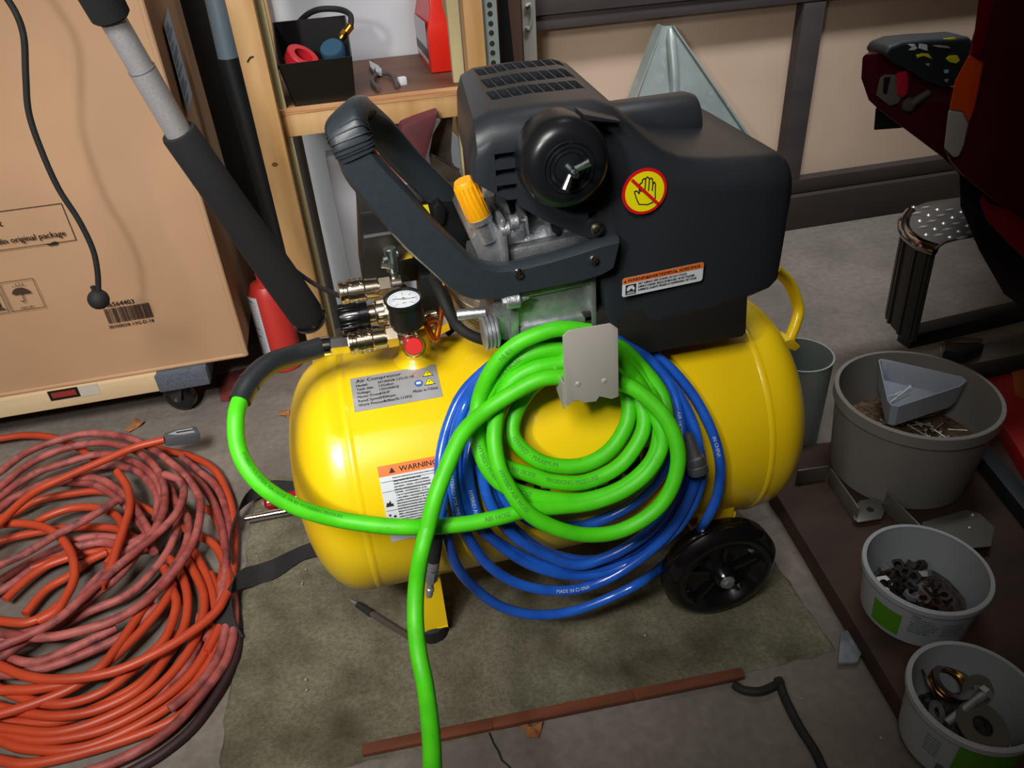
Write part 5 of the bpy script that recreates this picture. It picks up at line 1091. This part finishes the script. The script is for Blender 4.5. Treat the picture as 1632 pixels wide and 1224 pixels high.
# bed of finer nuts under
def bed(b, Rr, z, nm, lab, m, par=None):
    mb = MB(); mb.grid(lambda a, c: V((b.x+Rr*a*math.cos(c*2*math.pi), b.y+Rr*a*math.sin(c*2*math.pi), b.z+z+.006*noise.noise(V((a*math.cos(c*6.283)*9, a*math.sin(c*6.283)*9, z*50)))+(.012*(1-a)))), 14, 56)
    o = mb.build(nm, m, par); tag(o, lab, None, None, 'stuff'); return o
o = bed(tb2, Rb2-.008, .022, 'small_hardware_heap', 'dark heap of small hardware filling the nut tub', mat('dark_heap', '231d19', '3a332d', 150, .6, bump=1, bs=220)); o['category'] = 'hardware'
o = bed(tb3, Rb3-.008, .018, 'small_hardware_heap', 'dark heap of small hardware filling the washer tub', MATS['dark_heap']); o['category'] = 'hardware'
o = bed(tb1, Rb1-.004+.006, H1*.42, 'nail_heap', 'heap of mixed rusty nails filling the frosted bucket', nailm); o['category'] = 'nails'
random.seed(21); used = [0]*4; sp_n = []
for k in range(200):
    if len(sp_n) >= 30: break
    r_ = random.uniform(0, Rb2-.022); an = random.uniform(0, 6.28); px_, py_ = r_*math.cos(an), r_*math.sin(an)
    if px_ > .03: continue
    if any((px_-a)**2+(py_-b)**2 < .0125**2 for a, b in sp_n): continue
    sp_n.append((px_, py_)); i = random.choice((0, 0, 1, 2, 2)) if len(sp_n) not in (3, 9) else 3
    src = protos[i]; o = src if not used[i] else src.copy(); used[i] += 1
    if o is not src: col.objects.link(o)
    o.location = (tb2.x+px_, tb2.y+py_, tb2.z+.038+.010*(1-r_/Rb2)); o.rotation_euler = (random.uniform(-.7, .7), random.uniform(-.7, .7), random.uniform(0, 3))
    if i == 3: o.scale = (1.15, 1.15, .6)
    lab = {0: 'rusty brown hex nut in the upper white tub', 1: 'grey steel hex nut in the upper white tub', 2: 'dark hex nut in the upper white tub', 3: 'bright shiny nut on top of the nut tub'}[i]
    tag(o, lab, 'nut', ('rusty nuts', 'grey steel nuts', 'dark nuts', 'bright nuts')[i]+' in the upper tub')
bn_ = sorted([o for o in col.objects if o.get('group') == 'bright nuts in the upper tub'], key=lambda o: o.location.x)
for o, l_ in zip(bn_, ('bright shiny nut, the left one of two in the upper white tub', 'bright shiny nut, the right one of two in the upper white tub')): o['label'] = l_
for i in range(4):
    if not used[i]: bpy.data.objects.remove(protos[i])
wsh = [('large_washer', .0125, .031, .0025, mat('dull_zinc', '83827c', rough=.45, metal=.7), (1565, 1158), .052, (.25, .1), 'large flat zinc washer on top in the lower tub'),
       ('washer', .009, .02, .002, MATS['dull_zinc'], (1558, 1100), .046, (.9, -.3), 'medium zinc washer behind the bolt in the lower tub'),
       ('brass_ring', .017, .024, .004, brass, (1510, 1092), .045, (.2, .1), 'brass ring on the left in the lower tub'),
       ('steel_ring', .018, .025, .003, mat('bright_steel_ring', 'a2a3a4', rough=.2, metal=1), (1518, 1087), .050, (.2, .15), 'bright steel ring lying over the brass ring'),
       ('dark_washer', .010, .022, .003, rust, (1478, 1090), .042, (.2, 1.1), 'rusty washer tilted against the lower tub left wall'),
       ('small_washer', .006, .014, .002, steel, (1492, 1135), .044, (.6, .5), 'small steel washer near the lower tub front left')]
for nm, r0, r1, h, m, pxy, dz, rt, lab in wsh:
    o = ring(r0, r1, h, m, nm); c_ = P(*pxy, z=tb3.z+dz); o.location = c_; o.rotation_euler = (rt[0], rt[1], 0); tag(o, lab, 'washer' if 'washer' in nm else 'ring')
BT = thing('steel_bolt', P(1530, 1130, z=tb3.z+.05), 'steel bolt lying diagonally across the washers', 'bolt')
a_, b_ = P(1568, 1107, z=tb3.z+.068), P(1508, 1152, z=tb3.z+.048)
MB().cyl(a_, b_, .0052, .0052, 12).build('shank', steel, BT); MB().cyl(a_, a_+(a_-b_).normalized()*.007, .0095, .0095, 6).build('head', steel, BT)
# nails
def nail(L=.05, m=steel):
    return MB().cyl((0, 0, 0), (L, 0, 0), .0016, .0014, 8).cyl((-.0012, 0, 0), (0, 0, 0), .0042, .0042, 12).build('nail', m, loc=V((0, 0, 0)))
nb = nail(.05, mat('pale_nail', 'b5b1ab', rough=.4, metal=.5)); nt_ = nail(.055, mat('white_nail', 'd5d8da', rough=.4))
random.seed(4); first = True
for k in range(34):
    o = nb if first else nb.copy()
    if not first: col.objects.link(o)
    first = False
    an = random.uniform(0, 6.28); r_ = random.uniform(.02, Rb1-.045)
    o.location = (tb1.x+r_*math.cos(an), tb1.y+r_*math.sin(an)-.01, tb1.z+H1*.42+.014+random.uniform(0, .006)); o.rotation_euler = (0, random.uniform(-.2, .2), random.uniform(0, 6.28)); o.scale = [random.uniform(.5, .95)]*3
    tag(o, 'loose pale nail on top of the heap in the frosted bucket', 'nail', 'loose nails in the frosted bucket')
# triangular tray inside the bucket
zt3 = tb1.z+H1-.006
tri = [P(*p, z=zt3) for p in ((1400, 574), (1404, 572), (1412, 573), (1534, 600), (1541, 607), (1530, 616), (1432, 648), (1420, 646), (1414, 638))]
trb = [V((p.x*.9+tb1.x*.1, p.y*.9+(tb1.y)*.1, zt3-.042)) for p in tri]
mb = MB(); n_ = len(tri); ce = sum(tri, V())/n_
tin = [p+(ce-p).normalized()*.003 for p in tri]; tib = [p+(ce-p).normalized()*.003+V((0, 0, .003)) for p in trb]
vs = tri+trb+tib+tin; fs = []
for i in range(n_):
    j = (i+1) % n_
    for k in range(3): fs.append((k*n_+i, k*n_+j, (k+1)*n_+j, (k+1)*n_+i))
    fs.append((3*n_+i, 3*n_+j, j, i))
mb.add(vs, fs)
mb.add(trb, [tuple(range(n_))]); mb.add(tib, [tuple(range(n_))])
mb.build('triangular_tray', tray, label='pale grey triangular plastic tray sitting in the frosted bucket', cat='tray', fix=False)
for k, (a, b, z) in enumerate((((1450, 617), (1418, 642), .034), ((1436, 624), (1412, 634), .03), ((1432, 628), (1411, 631), .026))):
    o = nt_ if k == 0 else nt_.copy()
    if k: col.objects.link(o)
    p, q = P(*a, z=zt3-z+.012), P(*b, z=zt3-z); o.location = p; d = q-p; o.rotation_euler = d.to_track_quat('X', 'Z').to_euler(); o.scale = [d.length/.055]*3
    tag(o, ('longest white nail lying diagonally on top in the triangular tray', 'middle white nail under the longest one in the triangular tray', 'shortest lowest white nail in the triangular tray')[k], 'nail', 'white nails in the triangular tray')
# galvanised can behind the tank end
GC = thing('galvanised_can', P(1275, 700, z=.01), 'galvanised metal can behind the right end of the tank', 'can')
gb = P(1272, 705, z=.01); 
MB().lathe([(0, 0), (.058, 0), (.059, .20), (.0605, .202), (.0605, .205), (.057, .205), (.056, .003), (0, .003)], (gb.x-.014, gb.y+.022, .001), (0, 0, 1), 48, cap=False).build('can_wall', galv, GC)
# steel bracket strips
BK = thing('steel_bracket', P(1350, 790, z=ZW), 'bent grey steel bracket with mounting ears on the board', 'bracket')
gm_ = mat('grey_bracket_steel', '6b6963', rough=.4, metal=.4)
def up(pts, h0, h1, nm):
    a, b = P(*pts[0], z=ZW+.001), P(*pts[1], z=ZW+.001); d = (b-a).normalized(); n = V((-d.y, d.x, 0))*.003
    MB().prism([a, b, b+V((0, 0, h1)), a+V((0, 0, h0))], n).build(nm, gm_, BK, bevel=.0008)
up(((1268, 772), (1315, 765)), .032, .032, 'bracket_wall'); up(((1318, 768), (1362, 832)), .032, .032, 'bracket_wall'); up(((1405, 812), (1462, 862)), .04, .03, 'bracket_wall')
ear = [P(*p, z=ZW+.012) for p in ((1362, 806), (1372, 797), (1402, 792), (1410, 815), (1405, 826), (1368, 832), (1360, 826))]
e_ = MB().prism(ear, (0, 0, -.003)).build('mounting_ear', gm_, BK, bevel=.001)
c_ = P(1387, 812, z=ZW+.0126); MB().lathe([(0, 0), (.006, 0), (.006, -.0005)], c_, (0, 0, 1), 16, cap=False).build('ear_hole', ink, e_)
ear = [P(*p, z=ZW+.02) for p in ((1470, 832), (1540, 812), (1562, 818), (1585, 840), (1580, 870), (1480, 880), (1465, 860))]
MB().prism(ear, (0, 0, -.003)).build('mounting_ear', gm_, BK, bevel=.001)
for p in ((1550, 822), (1545, 842)): MB().lathe([(.004, 0), (.0035, .003), (0, .004)], P(*p, z=ZW+.02), (0, 0, 1), 14, cap=False).build('rivet', steel, BK)
# black square-tube creeper / jack frame at right
JK = thing('floor_jack', (1.3, 1.2, 0), 'black and red floor jack frame under the truck corner', 'jack')
def bar(a, b, w_, nm, m, zc, par=JK): 
    p, q = P(*a, z=zc), P(*b, z=zc); d = (q-p).normalized(); n = V((-d.y, d.x, 0)); MB().prism([p-n*w_, q-n*w_, q+n*w_, p+n*w_], (0, 0, -w_*1.8)).build(nm, m, par, bevel=.003)
bar((1444, 528), (1700, 468), .020, 'square_tube', blackm, .08); bar((1490, 602), (1700, 560), .022, 'square_tube', blackm, .08)
MB().tube(smooth([P(1502, 560, z=.07), P(1503, 548, z=.085), P(1530, 541, z=.09), P(1565, 542, z=.085)], 5), .004, 8).build('chrome_hook', chrome, JK)
MB().prism([P(*p, z=.06) for p in ((1508, 546), (1562, 544), (1570, 550), (1540, 562), (1505, 558))], (0, 0, -.03)).build('hook_block', blackm, JK, bevel=.003)
MB().prism([P(*p, z=.07) for p in ((1552, 596), (1640, 572), (1720, 560), (1760, 800), (1640, 745), (1590, 660))], (0, 0, -.05)).build('red_deck', mat('jack_red', 'a01410', '7d100c', 6, .4), JK, bevel=.004)
MB().prism([P(*p, z=.075) for p in ((1612, 590), (1660, 575), (1660, 640), (1618, 628))], (0, 0, -.01)).build('orange_cover', mat('dull_orange', '8a4310', rough=.5), JK, bevel=.003)
bar((1548, 690), (1680, 850), .016, 'side_rail', mat('dark_blue_grey_rail', '22252c', rough=.5), .07)
# ------------------------------------------------------------------ small things on the floor
SP = thing('silver_rod', P(440, 822, z=.02), 'shiny silver tubular rod on the carpet beside the tank', 'rod')
MB().cyl(P(391, 827, z=.022), P(520, 803, z=.022), .0078, .0078, 20, bev=.001).build('rod_tube', chrome, SP)
SD = thing('red_screwdriver', P(440, 800, z=.02), 'red translucent screwdriver handle behind the silver rod', 'screwdriver')
a_, b_ = P(424, 802, z=.024), P(500, 788, z=.024); MB().lathe([(0, -.004), (.008, -.003), (.013, .004), (.0125, .02), (.014, .05), (.012, .085), (0, .088)], a_, b_-a_, 20, cap=False).build('handle', mat('red_clear_plastic', '8f1822', rough=.2, coat=.5), SD)
MB().lathe([(0, -.006), (.005, -.005), (.007, -.001), (.007, .002)], a_, b_-a_, 16, cap=False).build('handle_cap', mat('clear_pinkish_cap', 'a89a98', rough=.25), SD)
MB().cyl(b_, b_+(b_-a_)*1.1, .0035, .0035, 10).build('shaft', steel, SD)
# strap loops
def ribbon(pts, w_, nm_mat):
    s_ = smooth([p[0] for p in pts], 6); ws2 = smooth([V(p[1]) for p in pts], 6); mb = MB(); n = len(s_); vs = []
    for p, q in zip(s_, ws2): e = q.normalized()*w_; vs += [p-e, p+e]
    mb.add(vs, [(2*i, 2*i+1, 2*i+3, 2*i+2) for i in range(n-1)]); return mb
r1_ = [(P(540, 770, z=.014), (.05, 1, 0)), (P(480, 776, z=.016), (.1, 1, 0)), (P(425, 778, z=.024), (.3, 1, .3)), (P(388, 800, z=.032), (.7, .7, .9)), (P(371, 840, z=.03), (.6, .1, 1)), (P(366, 876, z=.022), (.3, .0, 1)), (P(372, 900, z=.02), (.2, 0, 1))]
ribbon(r1_, .017, None).build('webbing_strap', webbing, label='black webbing strap loop beside the silver rod', cat='strap', solid=.0015, fix=False)
r2_ = [(P(520, 872, z=.012), (.3, 1, .1)), (P(485, 880, z=.014), (.3, 1, .2)), (P(440, 905, z=.022), (.2, .8, .8)), (P(410, 916, z=.022), (.1, .6, 1)), (P(380, 925, z=.034), (.3, 1, .5)), (P(358, 950, z=.036), (.8, .4, .5)), (P(356, 985, z=.03), (1, -.1, .1)), (P(372, 1015, z=.012), (1, -.3, 0))]
ribbon(r2_, .017, None).build('webbing_strap', webbing, label='black webbing strap twisting left from the tank over the carpet edge', cat='strap', solid=.0015, fix=False)
PN = thing('tyre_tread_gauge', P(610, 985, z=.01), 'dark ballpoint pen lying on the carpet in front of the foot', 'pen')
PN.name = 'ballpoint_pen'
a_, b_, c_, d_ = P(556, 955, z=.014), P(570, 963, z=.014), P(592, 978, z=.014), P(664, 1022, z=.014)
MB().cyl(b_, a_, .0035, .0012, 12).build('tip', steel, PN); MB().cyl(b_, c_, .0052, .0062, 14).build('grip', rubber, PN); MB().cyl(c_, d_, .005, .005, 8).build('barrel', mat('smoky_barrel', '4a453f', rough=.25), PN)
tag(MB().tube(smooth([P(1170, 1092, z=.008), P(1185, 1100, z=.012), P(1210, 1102, z=.014), P(1232, 1094, z=.012), P(1245, 1086, z=.008)], 5), .006, 10).build('black_hook', rubber), 'small curved black rubber hook at the right end of the wood strip', 'hook')
tag(MB().tube(smooth([P(1240, 1082, z=.008), P(1252, 1115, z=.007), P(1275, 1160, z=.006), P(1300, 1200, z=.006), P(1322, 1250, z=.006)], 6), .0065, 10).build('black_cable', rubber), 'black cable lying on the concrete at the bottom right', 'cable')
def leaf(pts, lab, z=.002):
    q = [P(*p, z=z) for p in pts]; c_ = sum(q, V())/len(q)+V((0, 0, .006)); mb = MB(); n = len(q)
    for i, p in enumerate(q): q[i] = p+V((0, 0, .003*((i*7) % 3)))
    mb.add(q+[c_], [(i, (i+1) % n, n) for i in range(n)]); mb.build('dry_leaf', leafm, label=lab, cat='leaf', solid=.0006, flat=True)
leaf([(828, 1156), (838, 1152), (842, 1160), (852, 1160), (858, 1152), (865, 1154), (862, 1166), (858, 1178), (838, 1178), (842, 1168)], 'dry brown leaf on the concrete below the wood strip')
leaf([(198, 686), (212, 676), (216, 668), (224, 672), (232, 672), (228, 678), (218, 682), (206, 690)], 'dry leaf on the floor beside the dolly wheel')
leaf([(1294, 346), (1304, 334), (1322, 316), (1328, 318), (1316, 332), (1318, 338), (1304, 344)], 'thin orange leaf against the dark sill', z=.004)
leaf([(446, 652), (452, 656), (462, 656), (462, 672), (456, 664), (446, 664)], 'pale curled leaf on the floor left of the tank')
tag(MB().prism([P(*p, z=.001) for p in ((345, 600), (395, 588), (400, 610), (385, 640), (352, 640))], (0, 0, .004)).build('red_rag', mat('red_rag', '6d2b26', '58221f', 40, .9), bevel=.001), 'dull red rag on the floor under the black hose restrictor', 'rag')
random.seed(11); deb = MB()
for k in range(90):
    x, y = random.uniform(-.6, 1.3), random.uniform(.35, 1.9); s_ = random.uniform(.0008, .0025)
    deb.box((x, y, s_*.5+(.008 if -.3 < x < .6 and .63 < y < 1.25 else 0)), (s_, s_*1.6, s_), Matrix.Rotation(k, 3, 'Z'))
tag(deb.build('floor_debris', mat('pale_grit', 'a09a90', rough=.8)), 'scattered pale grit and crumbs on the floor', 'debris', None, 'stuff')
for m in bpy.data.meshes:
    if not m.users: bpy.data.meshes.remove(m)
